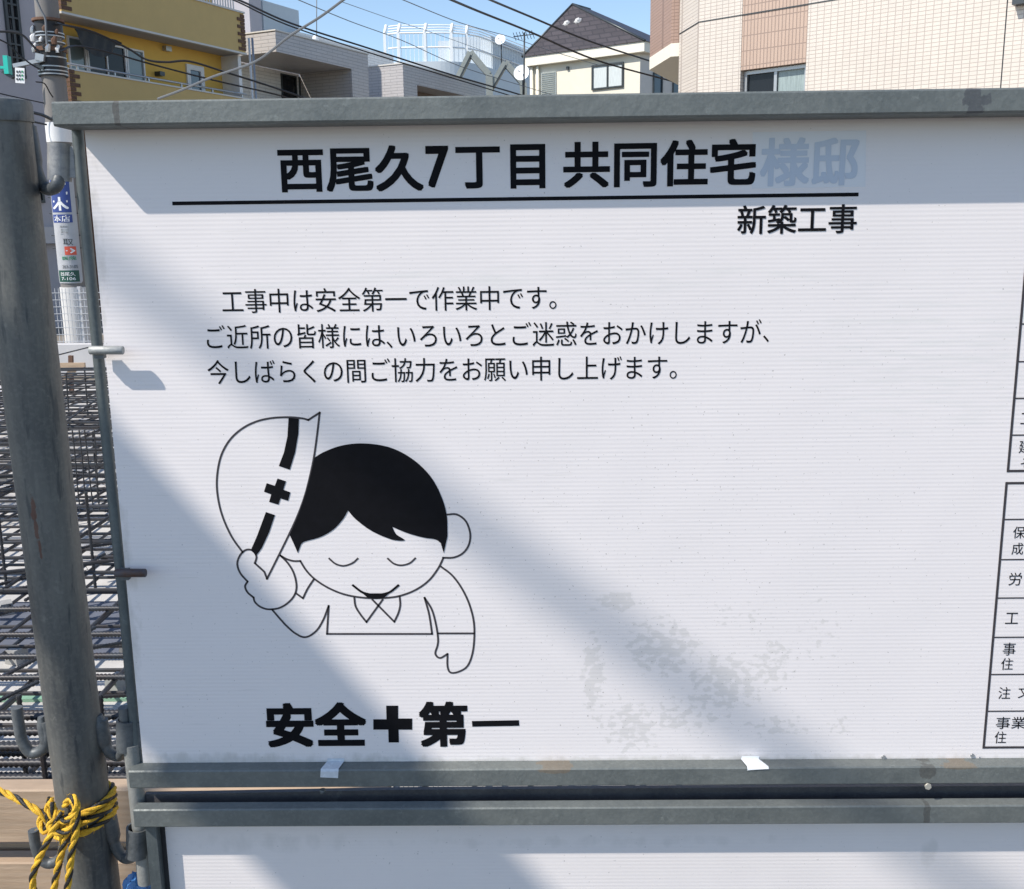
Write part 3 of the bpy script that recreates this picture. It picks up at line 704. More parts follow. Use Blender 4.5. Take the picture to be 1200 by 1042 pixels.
mb = MB()
for i in range(260):
    x = X0+.1+.25*random.randint(0, 20); y = 1.02+.20*random.randint(0, 34)
    p = Vector((x+rr(-.02, .02), y, .30)); mb.tube([p+Vector((-.015, -.01, .01)), p+Vector((.012, .012, .012)), p+Vector((rr(-.03, .03), rr(-.03, .03), rr(.02, .05)))], .0016, 4)
mb.build('tie_wires', M_rebar, mat_t, kind='stuff')
spots = [(137, 803, .10), (8, 715, .10), (20, 770, .10), (140, 640, .10), (60, 640, .10), (2, 560, .1), (150, 760, .1)]
blk0 = None
labels = ['small concrete spacer block right of the post above the hook', 'concrete spacer block at the left edge just below the middle', 'concrete spacer block left of the post under the bars',
          'concrete spacer block beside the frame tube near the upper pin', 'concrete spacer block hidden partly behind the post', 'farthest concrete spacer block at the left edge', 'concrete spacer block right of the post under the long bars']
for (px, py, z), lb in zip(spots, labels):
    p = PZ(px, py, .08)
    if blk0 is None:
        mb = MB(); mb.prism([(-.03, 0), (.03, 0), (.022, .055), (-.022, .055)], -.03, .03, lambda a, b_, d: Vector((a, d, b_+.061))); blk0 = mb.build('spacer_block', M_block); o = blk0
        z0 = o.location.z
    else: o = blk0.copy(); COL.objects.link(o)
    o.location = (p.x, p.y, .061); o.rotation_euler = (0, 0, rr(-.6, .6)); tag(o, lb, 'spacer block', 'concrete spacer blocks on the slab')
pa, pb = PZ(60, 706, .062), PZ(60, 772, .062)  # thin flat box whose blue grey colour stands in for shade on the slab
o = MB().box(-3.4, -.9, pb.y, pa.y, .0605, .066, c=.002).build('plastic_shade_patch', mat('blue_grey_shade', (.15, .165, .205), rough=.5, noise=.2, nscale=6, bump=.4, bscale=14)); tag(o, 'flat blue grey patch imitating shade on the concrete under the nearer bars', 'shade patch')
p = PZ(100, 818, .065); o = MB().box(-4.2, .3, p.y-.02, p.y+.02, .061, .072).build('plastic_strip', M_green); tag(o, 'long pale green plastic strip lying on the concrete under the bars', 'strip')

# far edge of the site: brace, white wall, mesh fence
def quadbar(a, b_, w_, dep, m, name, parent):
    a = Vector(a); b_ = Vector(b_); d = (b_-a); n_ = Vector((-d.z, 0, d.x)).normalized()*w_/2
    mb = MB(); pts = [a-n_, b_-n_, b_+n_, a+n_]
    vs = pts+[q+Vector((0, dep, 0)) for q in pts]
    mb.add(vs, [(0, 1, 2, 3), (7, 6, 5, 4), (0, 4, 5, 1), (1, 5, 6, 2), (2, 6, 7, 3), (3, 7, 4, 0)]); return mb.build(name, m, parent)
by = 8.9
br = thing('timber_brace', 'short timber brace with a slanted strut against the white wall', 'brace', (P(82, 450, by).x, by, .06))
quadbar(P(60, 429.5, by), P(99, 429, by), .065, .03, M_wood, 'cross_board', br)
quadbar(P(68, 452, by+.032), P(88, 431, by+.032), .06, .03, M_wood, 'strut', br)
quadbar(P(83, 462, by+.064), P(82, 417, by+.064), .04, .04, M_brick, 'upright', br)
wy = 10.8
zw = P(80, 403, wy).z
o = MB().box(-6.5, 6, wy, wy+.15, -.05, zw, c=.01).build('boundary_wall', M_wallw); tag(o, 'low white boundary wall at the back of the building site', 'wall')
mf = thing('mesh_fence', 'pale welded wire mesh fence on the low white wall', 'fence', (-4, wy+.07, zw))
zt = P(80, 338, wy+.07).z; mb = MB(); x = -6.4
while x < 6:
    mb.box(x, x+.006, wy+.070, wy+.076, zw, zt); x += .043
mb.build('upright_wires', M_mesh, mf, kind='stuff'); mb = MB(); z = zw+.02
while z < zt+.01: mb.box(-6.4, 6, wy+.062, wy+.068, z, z+.007); z += .083
mb.build('cross_wires', M_mesh, mf, kind='stuff')
for px in (98, -40, 250, 420): 
    c = P(px, 400, wy+.08); MB().box(c.x-.02, c.x+.02, wy+.08, wy+.12, zw, zt+.02).build('fence_post_tube', M_mesh, mf)

# ------------------------------------------------------------------ building frames
class Fr:
    """A wall's own frame: u runs right along the wall, d outward to the viewer, z up."""
    def __init__(s, px, py, depth, ang):
        s.o = P(px, py, depth); s.ang = math.radians(ang)
        s.u = Vector((math.cos(s.ang), math.sin(s.ang), 0)); s.n = Vector((math.sin(s.ang), -math.cos(s.ang), 0))
        s.base = Vector((s.o.x, s.o.y, 0))
        s.m = Matrix.Translation(s.base) @ Matrix.Rotation(s.ang, 4, 'Z')
    def hit(s, px, py, d=0.0):
        r = ray(px, py); q = s.base+s.n*d; t = (q-CAM).dot(s.n)/r.dot(s.n); h = CAM+r*t
        return ((h-s.base).dot(s.u), h.z)
    def bx(s, mb, u0, u1, d0, d1, z0, z1): mb.box(u0, u1, -max(d0, d1), -min(d0, d1), z0, z1, fr=s.m); return mb
    def box(s, name, m, par, u0, u1, d0, d1, z0, z1, **kw): return s.bx(MB(), u0, u1, d0, d1, z0, z1).build(name, m, par, **kw)
    def rect(s, a, b_, d=0.0):
        p, q = s.hit(*a, d), s.hit(*b_, d); return (min(p[0], q[0]), max(p[0], q[0]), min(p[1], q[1]), max(p[1], q[1]))
    def root(s, name, label, cat): return thing(name, label, cat, tuple(s.base), s.ang)
def window(fr, par, r, d, frame=M_alu, glass=M_glassd, n=2, curtain=None, fw=.045, name='window', glasses=None):
    u0, u1, z0, z1 = r; mb = MB()
    fr.bx(mb, u0, u1, d-.05, d+.03, z1-fw, z1); fr.bx(mb, u0, u1, d-.05, d+.035, z0, z0+fw)
    fr.bx(mb, u0, u0+fw, d-.05, d+.03, z0+fw, z1-fw); fr.bx(mb, u1-fw, u1, d-.05, d+.03, z0+fw, z1-fw)
    for i in range(1, n):
        c = u0+(u1-u0)*i/n; fr.bx(mb, c-fw*.45, c+fw*.45, d-.04, d+.02, z0+fw, z1-fw)
    w_ = mb.build(name, frame, par)
    for i in range(n):
        a = u0+(u1-u0)*i/n+fw*.6; b_ = u0+(u1-u0)*(i+1)/n-fw*.6
        g = glasses[i] if glasses else glass
        fr.box('pane', g, w_, a, b_, d-.025, d-.015, z0+fw*.5, z1-fw*.5)
    return w_

# ---- lavender-grey house at the far left
F = Fr(40, 200, 17.5, 62)
h = F.root('grey_house', 'lavender grey rendered house at the left edge with a tall louvred window', 'house')
ul, _ = F.hit(-160, 200); ur, _ = F.hit(73, 200)
_, zled = F.hit(58, 284, 0); _, zl1 = F.hit(58, 266, 0)
F.box('wall', M_lav, h, ul, ur, -6, 0, zled+.0, 11.0)
F.box('ledge', M_lav2, h, ul, ur-.01, .003, .10, zled-.02, zl1)
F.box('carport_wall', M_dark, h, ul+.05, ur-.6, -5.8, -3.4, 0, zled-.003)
F.box('carport_pillar', M_lav, h, ur-.5, ur-.02, -.55, -.05, 0, zled-.03)
r_ = F.rect((5, -40), (29, 88), .02); uu0, _ = F.hit(7, 40); uu1, _ = F.hit(24, 40); 
r_ = (uu0, uu1, F.hit(24, 92)[1], F.hit(14, -60)[1])
wn = window(F, h, r_, .02, M_frame, M_glassd, 2, fw=.05)
mb = MB(); z = r_[2]+.1
while z < r_[3]-.05: F.bx(mb, r_[0]+.05, r_[1]-.05, .0, .045, z, z+.03); z += .22
mb.build('glazing_bars', M_frame, wn)
r_ = F.rect((42, 214), (52, 238), .02); window(F, h, r_, .02, M_frame, M_glassd, 1)

# ---- dark grey-brown house behind the pole (right of the first)
F = Fr(84, 260, 21, 62)
h = F.root('brown_house', 'dim grey brown house wall glimpsed between the utility pole and the frame tube', 'house')
F.box('wall', mat('grey_brown_wall', (.17, .16, .16), rough=.9, noise=.12, nscale=3), h, -1.6, 3.2, -4, 0, 0, F.hit(90, 120)[1])
F.box('brick_pier', M_brick, h, F.hit(96, 240)[0], F.hit(106, 240)[0], .003, .2, 0, F.hit(98, 140)[1])

# ---- yellow apartment building
F = Fr(72, 13, 24, 65)
h = F.root('yellow_apartments', 'ochre yellow apartment building with deep balconies and brick edged corners', 'apartment building')
zs = 6.87
q = PZ(78, 24, zs); dep = (q-F.base).dot(F.n); q2 = PZ(264, 65, zs); dep = min(-.8, (dep+(q2-F.base).dot(F.n))/2)
dep = max(-1.6, dep)
uE = F.hit(288, 62)[0]; u0 = 0.0
ztop = F.hit(288, 17)[1]
F.box('upper_parapet', M_yel_shade, h, u0, uE, -.16, 0, zs, ztop)
F.box('upper_coping', M_cap, h, u0-.03, uE+.03, -.19, .03, ztop+.002, ztop+.05)
F.box('parapet_trim', M_cap, h, u0-.02, uE+.02, -.10, .02, zs-.05, zs-.002)
F.box('soffit', M_soffit, h, u0+.02, uE-.02, dep-.3, -.165, zs-.03, zs+.12)
uw0 = F.hit(78, 40, dep)[0]-1.5
F.box('wall', M_yel, h, uw0, uE-.02, dep-6, dep, 0, zs-.032)
F.box('upper_wall', M_yel, h, uw0, uE-.03, dep-6, dep-.31, zs+.0, 10.5)
F.box('side_screen', M_white, h, uE-.16, uE-.03, dep+.003, -.17, 3.2, zs-.06)
zr = F.hit(80, 74)[1]; zp = F.hit(82, 82)[1]
uL = F.hit(81, 90)[0]
F.box('lower_parapet', M_yel_shade, h, uL, uE, -.16, 0, 3.4, zp)
F.box('lower_coping', M_cap, h, uL-.02, uE+.02, -.18, .02, zp+.002, zp+.04)
F.box('balcony_floor', M_soffit, h, uL+.02, uE-.02, dep+.004, -.165, 3.9, 4.2)
MB().tube([F.m @ Vector((uL, .08, zr)), F.m @ Vector((uE, .08, zr))], .028, 8).build('handrail', M_alu, h)
for px in (94, 137, 176, 214, 250, 284):
    u = F.hit(px, 85)[0]; F.box('rail_post', M_alu, h, u-.02, u+.02, -.10, -.06, zp+.04, zr-.02)
# stepped brick quoins at the parapet ends
for (ua, z0_, z1_, sd) in ((uL, 3.4, zp, 1), (uE, zs+.05, ztop-.02, -1), (u0, zs+.05, ztop-.02, 1)):
    z = z0_; i = 0
    while z < z1_-.06:
        ln = (.30, .16)[i % 2]; a, b_ = (ua-.01, ua+ln) if sd > 0 else (ua-ln, ua+.01)
        F.box('quoin_brick', M_brick, h, a, b_, -.12, .02+.004*(i % 3), z, z+.085); z += .10; i += 1
def W(a, b_, d=None, **k):
    d = dep+.02 if d is None else d
    return window(F, h, F.rect(a, b_, d), d, **k)
uu = [F.hit(px, 60, dep)[0] for px in (79, 100, 122, 146, 167)]
zh = F.hit(79, 42, dep)[1]; zl_ = F.hit(79, 42, dep)[1]-1.95
window(F, h, (uu[0], uu[1], zl_, zh), dep+.02, M_white, None, 1, glasses=[M_glassg])
window(F, h, (uu[1]+.02, uu[3], zl_, zh), dep+.02, M_white, None, 2, glasses=[M_glassd, M_glassd])
window(F, h, (uu[3]+.02, uu[4], zl_, zh), dep+.02, M_white, None, 1, glasses=[M_glassg])
ua, ub = F.hit(218, 88, dep)[0], F.hit(238, 88, dep)[0]; zh = F.hit(218, 75, dep)[1]
window(F, h, (ua, ub, zh-1.15, zh), dep+.02, M_white, M_glassb, 1, fw=.14)
r_ = F.rect((190, 54), (197, 61), dep); F.box('vent_hood', M_alu, h, r_[0], r_[1], dep+.002, dep+.14, r_[2], r_[3])
r_ = F.rect((181, 84), (187, 90), dep); F.box('wall_lamp', M_frame, h, r_[0], r_[1], dep+.002, dep+.2, r_[2], r_[3])
# rail of the flat above, and drainpipes at the corner
mb = MB()
zz = ztop+.05
for i in range(40):
    u = uE-.3-i*.11
    F.bx(mb, u, u+.02, -.12, -.09, zz, zz+.45)
F.bx(mb, uE-4.6, uE-.2, -.13, -.08, zz+.45, zz+.49)
mb.build('upper_railing', M_white, h)
for px, m_ in ((293, M_white), (297, M_alu)):
    u, _ = F.hit(px, 70, -.4); MB().tube([F.m @ Vector((u, .4, 0)), F.m @ Vector((u, .4, F.hit(px, 45, -.4)[1]))], .035, 8).build('drainpipe', m_, h)
# black cloth hung below the soffit
cl = MB(); u_a = F.hit(88, 33, -.35)[0]; u_b = F.hit(142, 50, -.35)[0]; nn = 16; vs = []; fs = []
for i in range(nn+1):
    u = u_a+(u_b-u_a)*i/nn
    px = 88+54*i/nn; ztop_ = F.hit(px, 33+17*i/nn, -.35)[1]+.02; zb_ = F.hit(px, 33+17*i/nn, -.35)[1]-(.10+.42*math.sin(PI*min(1, i/nn*1.15))**.6 if 0 < i < nn else .03)
    for j in range(5):
        f = j/4; vs.append(F.m @ Vector((u, .35+.03*math.sin(i*1.7+j), ztop_*(1-f)+zb_*f)))
for i in range(nn):
    for j in range(4): a_ = i*5+j; fs.append((a_, a_+1, a_+6, a_+5))
cl.add(vs, fs); cl.smooth = True
o = cl.build('cloth_sheet', M_dark); tag(o, 'black cloth sagging under the yellow building\'s balcony ceiling', 'cloth')

# ---- grey tiled house, and the low white tiled one to its right
F = Fr(322.5, 36, 33, 64)
h = F.root('grey_tiled_house', 'grey tiled house with a boxed balcony right of the yellow building', 'house')
z1 = F.hit(322.5, 36)[1]; z0 = F.hit(322, 60)[1]; uR = F.hit(431, 66)[0]; uP = F.hit(412, 80)[0]
F.box('fascia', M_tileG, h, 0, uR, -2.3, 0, z0, z1)
F.box('roof_coping', M_cap, h, -.03, uR+.03, -2.33, .03, z1+.002, z1+.04)
F.box('pier', M_tileG, h, uP, uR, -2.3, -.0, 0, z0-.002)
F.box('back_wall', M_tileW, h, .0, uP-.003, -4.5, -2.32, 0, z0-.004)
F.box('corner_post', M_tileW, h, 0.0, .34, -2.3, -1.95, 0, z0-.003)
F.box('balcony_parapet', M_tileG, h, .0, uP-.003, -.14, -.01, 0, F.hit(350, 122)[1])
d = -2.30
for a, b_, g in (((329, 86), (349, 130), M_glassd), ((350, 90), (362, 130), M_glassg), ((362, 95), (376, 130), M_glassd)):
    r_ = F.rect(a, b_, d); window(F, h, r_, d, M_frame, g, 1)
F.box('lower_block', M_tileG, h, .0, uR+.4, -7, -4.51, 0, z1-.14)
zt = F.hit(300, -30)[1]
F.box('stair_tower', M_lav, h, F.hit(292, 10, -4.6)[0], F.hit(306, 10, -4.6)[0], -8, -4.6, z1-.13, 13.5)
u1_, z_ = F.hit(350, 10, -5.5); 
u0_ = F.hit(308, 10, -5.5)[0]; r_ = F.rect((308, 9), (338, 40), -5.5)
F.box('water_tank', mat('pale_blue_tank', (.50, .56, .60), rough=.6, noise=.05), h, u0_, F.hit(350, 15, -5.5)[0], -7.2, -5.5, z1-.138, F.hit(338, 9, -5.5)[1])

F = Fr(472, 75, 41, 63)
h = F.root('white_tiled_house', 'low house with white tiled end wall and grey front behind the rail', 'house')
z1 = F.hit(472, 75)[1]; uR = F.hit(556, 96)[0]
lw = 4.2
F.box('fascia', M_tileG, h, 0, uR+1.0, -lw, 0, F.hit(490, 100)[1], z1)
F.box('roof_coping', M_cap, h, -.03, uR+1.03, -lw-.03, .03, z1+.002, z1+.05)
F.box('end_pier', M_tileG, h, 0, F.hit(489, 105)[0], -lw, 0, 0, F.hit(490, 100)[1]-.002)
F.box('recess_wall', mat('brown_recess', (.16, .12, .10), rough=.9), h, F.hit(489, 105)[0]+.003, uR+1.0, -lw, -1.0, 0, F.hit(490, 100)[1]-.003)
F.box('rear_block', M_tileW, h, -1.2, uR, -8, -lw-.04, 0, F.hit(440, 68, -lw-1)[1])

# steel roof frames
for (a, b_, c_, d_), lb in ((((537, 90), (551, 61), (573, 87), (574, 122)), 'left one of two peaked grey green steel frames above the low house'),
                            (((576, 101), (592, 73), (613, 97), (614, 122)), 'right one of two peaked grey green steel frames, beside the satellite dish')):
    yy = 45
    t_ = thing('steel_frame', lb, 'steel frame', tuple(P(*d_, yy)), 0, 'peaked steel frames on the roof')
    quadbar(P(*a, yy), P(*b_, yy), .24, .5, M_steelg, 'rafter', t_); quadbar(P(*b_, yy+.01), P(*c_, yy+.01), .255, .48, M_steelg, 'rafter', t_)
    quadbar(P(*c_, yy-.05), P(*d_, yy-.05), .30, .38, M_steelg, 'post', t_)
    quadbar(P(a[0]+1, a[1]+3, yy-.004), P(b_[0]+1, b_[1]+3.5, yy-.004), .07, .45, M_frame, 'flange', t_)

# ---- far building with a rounded corner and roof railing
yb = 55.0
zR = P(500, 72, yb).z
A_ = P(448, 75, yb); C_ = P(533, 73, yb)
rad = 2.6
fp = [(A_.x, yb+14), (A_.x, yb+.8), (A_.x+.3, yb+.25), (A_.x+.8, yb)]
cx, cy = C_.x-rad+1.6, yb+rad
for k in range(13):
    a = -PI/2+(math.radians(90-25))*k/12; fp.append((cx+rad*math.cos(a), cy+rad*math.sin(a)))
e0 = Vector(fp[-1]); dd = Vector((math.cos(math.radians(66)), math.sin(math.radians(66)))); e1 = e0+dd*10
fp += [tuple(e1), (e1.x-3, yb+14)]
h = thing('round_cornered_building', 'pale blue white building with a rounded corner and railed roof in the distance', 'building', (A_.x+4, yb+5, 0))
MB().prism(fp, 0, zR, lambda a, b_, d: Vector((a, b_, d))).build('wall', M_far, h)
edge = fp[2:18]
def ring(off, z): return [Vector((p[0]*1.0, p[1]+off, z)) for p in edge]
hT = P(500, 38, yb).z-zR
for z in (hT, hT*.5, hT*1.0+.45, hT+.3, hT+.15):
    o2 = .0 if z <= hT else (z-hT)*.8
    MB().tube(ring(.12+o2, zR+z), .045 if z <= hT else .03, 5).build('rail', M_farw, h)
for px in (451, 467, 498, 529, 546):
    best = min(range(len(edge)), key=lambda i: abs(600+FOC*((Vector((edge[i][0], edge[i][1], zR))-CAM).dot(RGT))/((Vector((edge[i][0], edge[i][1], zR))-CAM).dot(FWD))-px))
    e = edge[best]
    ex = P(px, 60, e[1]).x if px < 530 else e[0]
    MB().box(ex-.07, ex+.07, e[1]+.05, e[1]+.19, zR, zR+hT).build('rail_post', M_farw, h)
    MB().tube([(ex, e[1]+.12, zR+hT), (ex+.05, e[1]+.5, zR+hT+.5)], .09, 6).build('rail_post_top', M_farw, h)
mb = MB(); L_e = [Vector((p[0], p[1]+.12, 0)) for p in edge]
for i in range(len(L_e)-1):
    seg = L_e[i+1]-L_e[i]; n_ = max(1, int(seg.length/.22))
    for k in range(n_):
        q = L_e[i]+seg*k/n_; mb.box(q.x-.012, q.x+.012, q.y-.012, q.y+.012, zR, zR+hT)
mb.build('railing_bars', M_farw, h, kind='stuff')
yb2 = yb+3.5
a = P(513, 48, yb2); b_ = P(576, 43, yb2)
MB().box(a.x, P(532, 48, yb2).x, yb2, yb2+5, zR-.5, a.z).build('penthouse_step', M_far, h)
pf = [(P(527, 43, yb2).x, yb2-.6), (b_.x, yb2-.6), (b_.x+2.4, yb2+5), (P(527, 43, yb2).x, yb2+5)]
MB().prism(pf, zR-.6, P(560, 43, yb2-.6).z, lambda a, b_, d: Vector((a, b_, d))).build('penthouse', M_far, h)
for px, w_ in ((594, .35), (601, .3)):
    t_ = min(1, (px-545)/65); q = e0+dd*(3+5*t_)
    MB().tube([(q.x+.2, q.y-.3, 0), (q.x+.2, q.y-.3, zR-1.0-.2*px/600)], .12, 6).build('downpipe', M_frame, h)

# satellite dishes, aerial
def dish(px, py, yy, r, label, g, foot_py):
    c = P(px, py, yy); t_ = thing('satellite_dish', label, 'satellite dish', tuple(P(px, foot_py, yy+.1)), 0, 'white satellite dishes')
    ax = Vector((-.35, -.85, .35)).normalized(); u = ax.orthogonal().normalized(); v = ax.cross(u); vs = [c-ax*.10*r*2.2]; fs = []
    n_ = 20
    for k_, (f, dd_) in enumerate(((.4, .08), (.75, .045), (1, 0))):
        for i in range(n_): vs.append(c-ax*(dd_*2.2*r)+(u*math.cos(2*PI*i/n_)*.9+v*math.sin(2*PI*i/n_))*r*f)
    for i in range(n_): fs.append((0, 1+i, 1+(i+1) % n_))
    for k_ in range(2):
        for i in range(n_): a_ = 1+k_*n_+i; b2 = 1+k_*n_+(i+1) % n_; fs.append((a_, a_+n_, b2+n_, b2))
    mb = MB(); mb.add(vs, fs); mb.smooth = True; mb.build('reflector', M_farw, t_)
    MB().tube([c, c+ax*r*1.0+Vector((0, 0, -.3*r))], .02, 5).build('feed_arm', M_alu, t_)
    q = c+Vector((.05, .15, -.1)); MB().tube([q, Vector((q.x, q.y, P(px, foot_py, yy).z))], .025, 6).build('mast', M_frame, t_)
dish(611, 85, 39, .33, 'larger white satellite dish at the left corner of the cream house', None, 118)
dish(586, 46, 46, .26, 'smaller white satellite dish high on the far building', None, 75)
t_ = thing('tv_aerial', 'thin television aerial on a mast left of the dark roof', 'aerial', tuple(P(614, 110, 36)))
MB().tube([P(614, 112, 36), P(614.5, 38, 36)], .03, 6).build('mast', M_frame, t_)
MB().tube([P(602, 43, 36.5), P(627, 40, 35.6)], .018, 5).build('boom', M_frame, t_)
for k in range(7):
    q = P(603+k*3.6, 43-k*.43, 36.5-k*.13); MB().tube([q+Vector((-.05, -.18, .10)), q+Vector((.05, .18, -.10))], .012, 4).build('element', M_frame, t_)

# ---- cream house with dark hipped roof
F = Fr(614, 78, 40, -35)
h = F.root('cream_house', 'cream house with a dark shingled hip roof and curtained window', 'house')
zE = F.hit(614, 78)[1]; zF = F.hit(614, 67)[1]; uE = F.hit(755, 55)[0]; DW = 2.2
F.box('fascia', M_crew, h, 0, uE, -DW*2, 0, zE, zF)
ap = F.hit(671, 5, -1.6); apx = F.m @ Vector((ap[0], 1.6, ap[1]))
c4 = [F.m @ Vector(v) for v in ((-.05, -.05, zF+.003), (uE+.05, -.05, zF+.003), (uE+.05, DW*2+.05, zF+.003), (-.05, DW*2+.05, zF+.003))]
rfr = MB(); 
# roof in the wall's frame so its shingles run level
rid2 = F.m @ Vector((ap[0]+.05, DW*2-1.6, ap[1]))
rfr.add(c4+[apx, rid2], [(0, 1, 4), (1, 2, 5, 4), (2, 3, 5), (3, 0, 4, 5), (3, 2, 1, 0)])
roof = rfr.build('roof', M_shing, h)
for i, (p0, p1) in enumerate(((c4[0], apx), (c4[1], apx), (apx, rid2))): MB().tube([p0, p1], .05, 6).build('ridge_cap', M_frame, roof)
for px, py in ((665, 29), (678, 26)):
    d_ = -1.0; u, z = F.hit(px, py, d_); c = F.m @ Vector((u, -d_, z)); mbl = lump(c, .16, (1, 1, .9), M_alu, 1, 8); mbl.build('roof_vent', mat('vent', (.55, .55, .54), rough=.5) if px < 670 else bpy.data.materials['vent'], roof)
wi = .25
uw0, uw1 = F.hit(621, 100, -wi)[0], F.hit(750, 90, -wi)[0]
F.box('wall', M_cream, h, uw0, uw1, -DW*2+.2, -wi, 0, zE-.002)
r_ = F.rect((694, 77), (731, 105), -wi)
u0_, u1_ = F.hit(694, 90, -wi)[0], F.hit(731, 90, -wi)[0]; zt_, zb_ = F.hit(694, 77, -wi)[1], F.hit(694, 106, -wi)[1]
window(F, h, (u0_, u1_, zb_, zt_), -wi+.03, M_frame, M_curt, 2, fw=.06)
u0_, u1_ = F.hit(635, 98, -wi)[0], F.hit(652, 98, -wi)[0]; zt_ = F.hit(635, 86, -wi)[1]
sh = F.box('shutter', M_curt, h, u0_, u1_, -wi+.002, -wi+.05, zt_-1.6, zt_)
mb = MB()
for i in range(22): F.bx(mb, u0_+.02, u1_-.02, -wi+.051, -wi+.075, zt_-.05-i*.072, zt_-.01-i*.072)
mb.build('slats', M_steelg, sh, kind='stuff')
for px in (623, 630):
    u, _ = F.hit(px, 95, -wi+.1); MB().tube([F.m @ Vector((u, wi-.08, 0)), F.m @ Vector((u, wi-.08, zE-.01))], .06, 8).build('drainpipe', M_crew, h)
u, z = F.hit(666, 80, -wi); F.box('wall_vent', M_frame, h, u-.05, u+.05, -wi+.001, -wi+.08, z-.05, z+.05)
F2 = Fr(750, 80, 37, 32)
F2.o = F.m @ Vector((uw1+.003, wi, 0)); F2.base = Vector((F2.o.x, F2.o.y, 0)); F2.m = Matrix.Translation(F2.base) @ Matrix.Rotation(F2.ang, 4, 'Z')
F2.box('side_wall', mat('side_render', (.60, .57, .52), rough=.8, noise=.05), h, .004, 4.2, -3, -.004, 0, zE-.004)
for a, b_ in ((765, 776), (788, 797)):
    u0_, u1_ = F2.hit(a, 95)[0], F2.hit(b_, 95)[0]; zt_ = F2.hit(a, 85)[1]; window(F2, h, (u0_, u1_, zt_-.95, zt_), .02, M_frame, M_glassb, 1)

# ---- big tiled apartment block on the right
F = Fr(819, 26, 15, -40.5)
h = F.root('tiled_apartments', 'cream tiled apartment block with a brown tiled window bay at the right', 'apartment building')
u_win0, u_win1 = F.hit(868.5, 60)[0], F.hit(946, 40)[0]
uEnd = 12.0
zwt = F.hit(900, 78.5)[1]; zwb = zwt-1.5
F.box('wall', M_tileC, h, 0, u_win0, -6, 0, 0, 9)
F.box('wall', M_tileC, h, u_win1, F.hit(1176, 60)[0]-.008, -6, 0, 0, 9)
F.box('wall', M_tileC, h, F.hit(1176, 60)[0]+.008, uEnd, -6, 0, 0, 9)
F.box('joint_filler', M_frame, h, F.hit(1176, 60)[0]-.0075, F.hit(1176, 60)[0]+.0075, -5.9, -.012, 0, 8.98)
F.box('brown_bay', M_tileB, h, u_win0+.004, u_win1-.004, -6, -.006, zwt, 9)
F.box('brown_bay', M_tileB, h, u_win0+.004, u_win1-.004, -6, -.006, 0, zwb)
F.box('window_recess', M_dark, h, u_win0+.004, u_win1-.004, -6, -.30, zwb+.002, zwt-.002)
um = F.hit(908, 90)[0]
window(F, h, (u_win0+.01, u_win1-.01, zwb+.01, zwt-.01), -.12, M_alu, None, 2, fw=.05, glasses=[M_glassd, mat('net_curtain', (.30, .37, .37), rough=.3, noise=.35, nscale=7, stretch=(9, 1, .4))])
# the floor joint: a thin dark line across the facade and round the corner facet
zj = F.hit(819, 26)[1]
F.box('floor_joint', M_frame, h, .0, uEnd, .001, .006, zj-.007, zj+.007)
# corner facet
q = PZ(796, 40, zj); fd = Vector((q.x-F.o.x, q.y-F.o.y)); fa = math.degrees(math.atan2(-fd.y, -fd.x)); 
G = Fr(819, 26, 15, fa); G.base = Vector((q.x, q.y, 0)); G.m = Matrix.Translation(G.base) @ Matrix.Rotation(G.ang, 4, 'Z')
fl = fd.length
G.box('corner_facet', M_tileC, h, 0, fl-.004, -1.2, -.003, 0, 9)
G.box('floor_joint', M_frame, h, 0, fl-.004, .001, .005, zj-.007, zj+.007)
# balcony with brown parapet, white band and soffit
zb0_ = None
bp0 = Vector((q.x, q.y)); 
yB = q.y+.6
pA = P(796.5, 65, q.y+.02); zbB = pA.z
pB_ = PZ(786, 66.5, zbB); pC = PZ(761, 82, zbB)
pA2 = PZ(797, 65, zbB)
foot_ = [(pA2.x+.15, pA2.y), (pB_.x, pB_.y), (pC.x, pC.y), (pC.x+.9, pC.y+2.2), (pA2.x+1.6, pC.y+2.2), (pA2.x+1.2, pA2.y+.2)]
zbT = P(786, 51, pB_.y).z
MB().prism(foot_, zbB, zbT, lambda a, b_, d: Vector((a, b_, d))).build('balcony_band', M_crew, h)
cen = Vector((sum(p[0] for p in foot_)/6, sum(p[1] for p in foot_)/6)); f2 = [tuple(cen+(Vector(p)-cen)*.995) for p in foot_]
MB().prism(f2, zbT+.002, 9, lambda a, b_, d: Vector((a, b_, d))).build('balcony_wall', M_tileB2, h)
F.box('wall_lamp_base', M_frame, h, F.hit(1190, 3)[0], F.hit(1204, 3)[0], .01, .14, F.hit(1195, 7)[1], F.hit(1195, -14)[1])

# ------------------------------------------------------------------ utility pole
up = P(91, 380, 11.9)
def rp(z): return .165-.0062*z
pole = thing('utility_pole', 'concrete utility pole with a cable bundle, straps and wrapped advertising plate', 'utility pole', (up.x, up.y, 0))
tip = P(54, 0, 11.9)
dirp = Vector((0, 0, 1))
zs_ = [0, 2, 4, 6, 8, 10.5]
MB().tube([Vector((up.x, up.y, z)) for z in zs_], .16, 28, radii=[rp(z) for z in zs_]).build('shaft', M_pole, pole)
def zp_(py): return PZ_at(py)
def PZ_at(py):
    d = ray(70, py); return CAM.z+d.z*(up.y-rp(3)-CAM.y)/d.y
def band(py0, py1, ex, m, name, n=24):
    a, b_ = PZ_at(py1), PZ_at(py0); MB().tube([(up.x, up.y, a), (up.x, up.y, b_)], rp(a)+ex, n).build(name, m, pole)
band(53, 88, .028, M_cable, 'cable_wrap'); band(24, 40, .022, M_cable, 'cable_wrap')
for py in (22, 37, 41, 48, 58, 66, 77, 82, 86): band(py-.7, py+.7, .034, M_alu, 'steel_strap', 20)
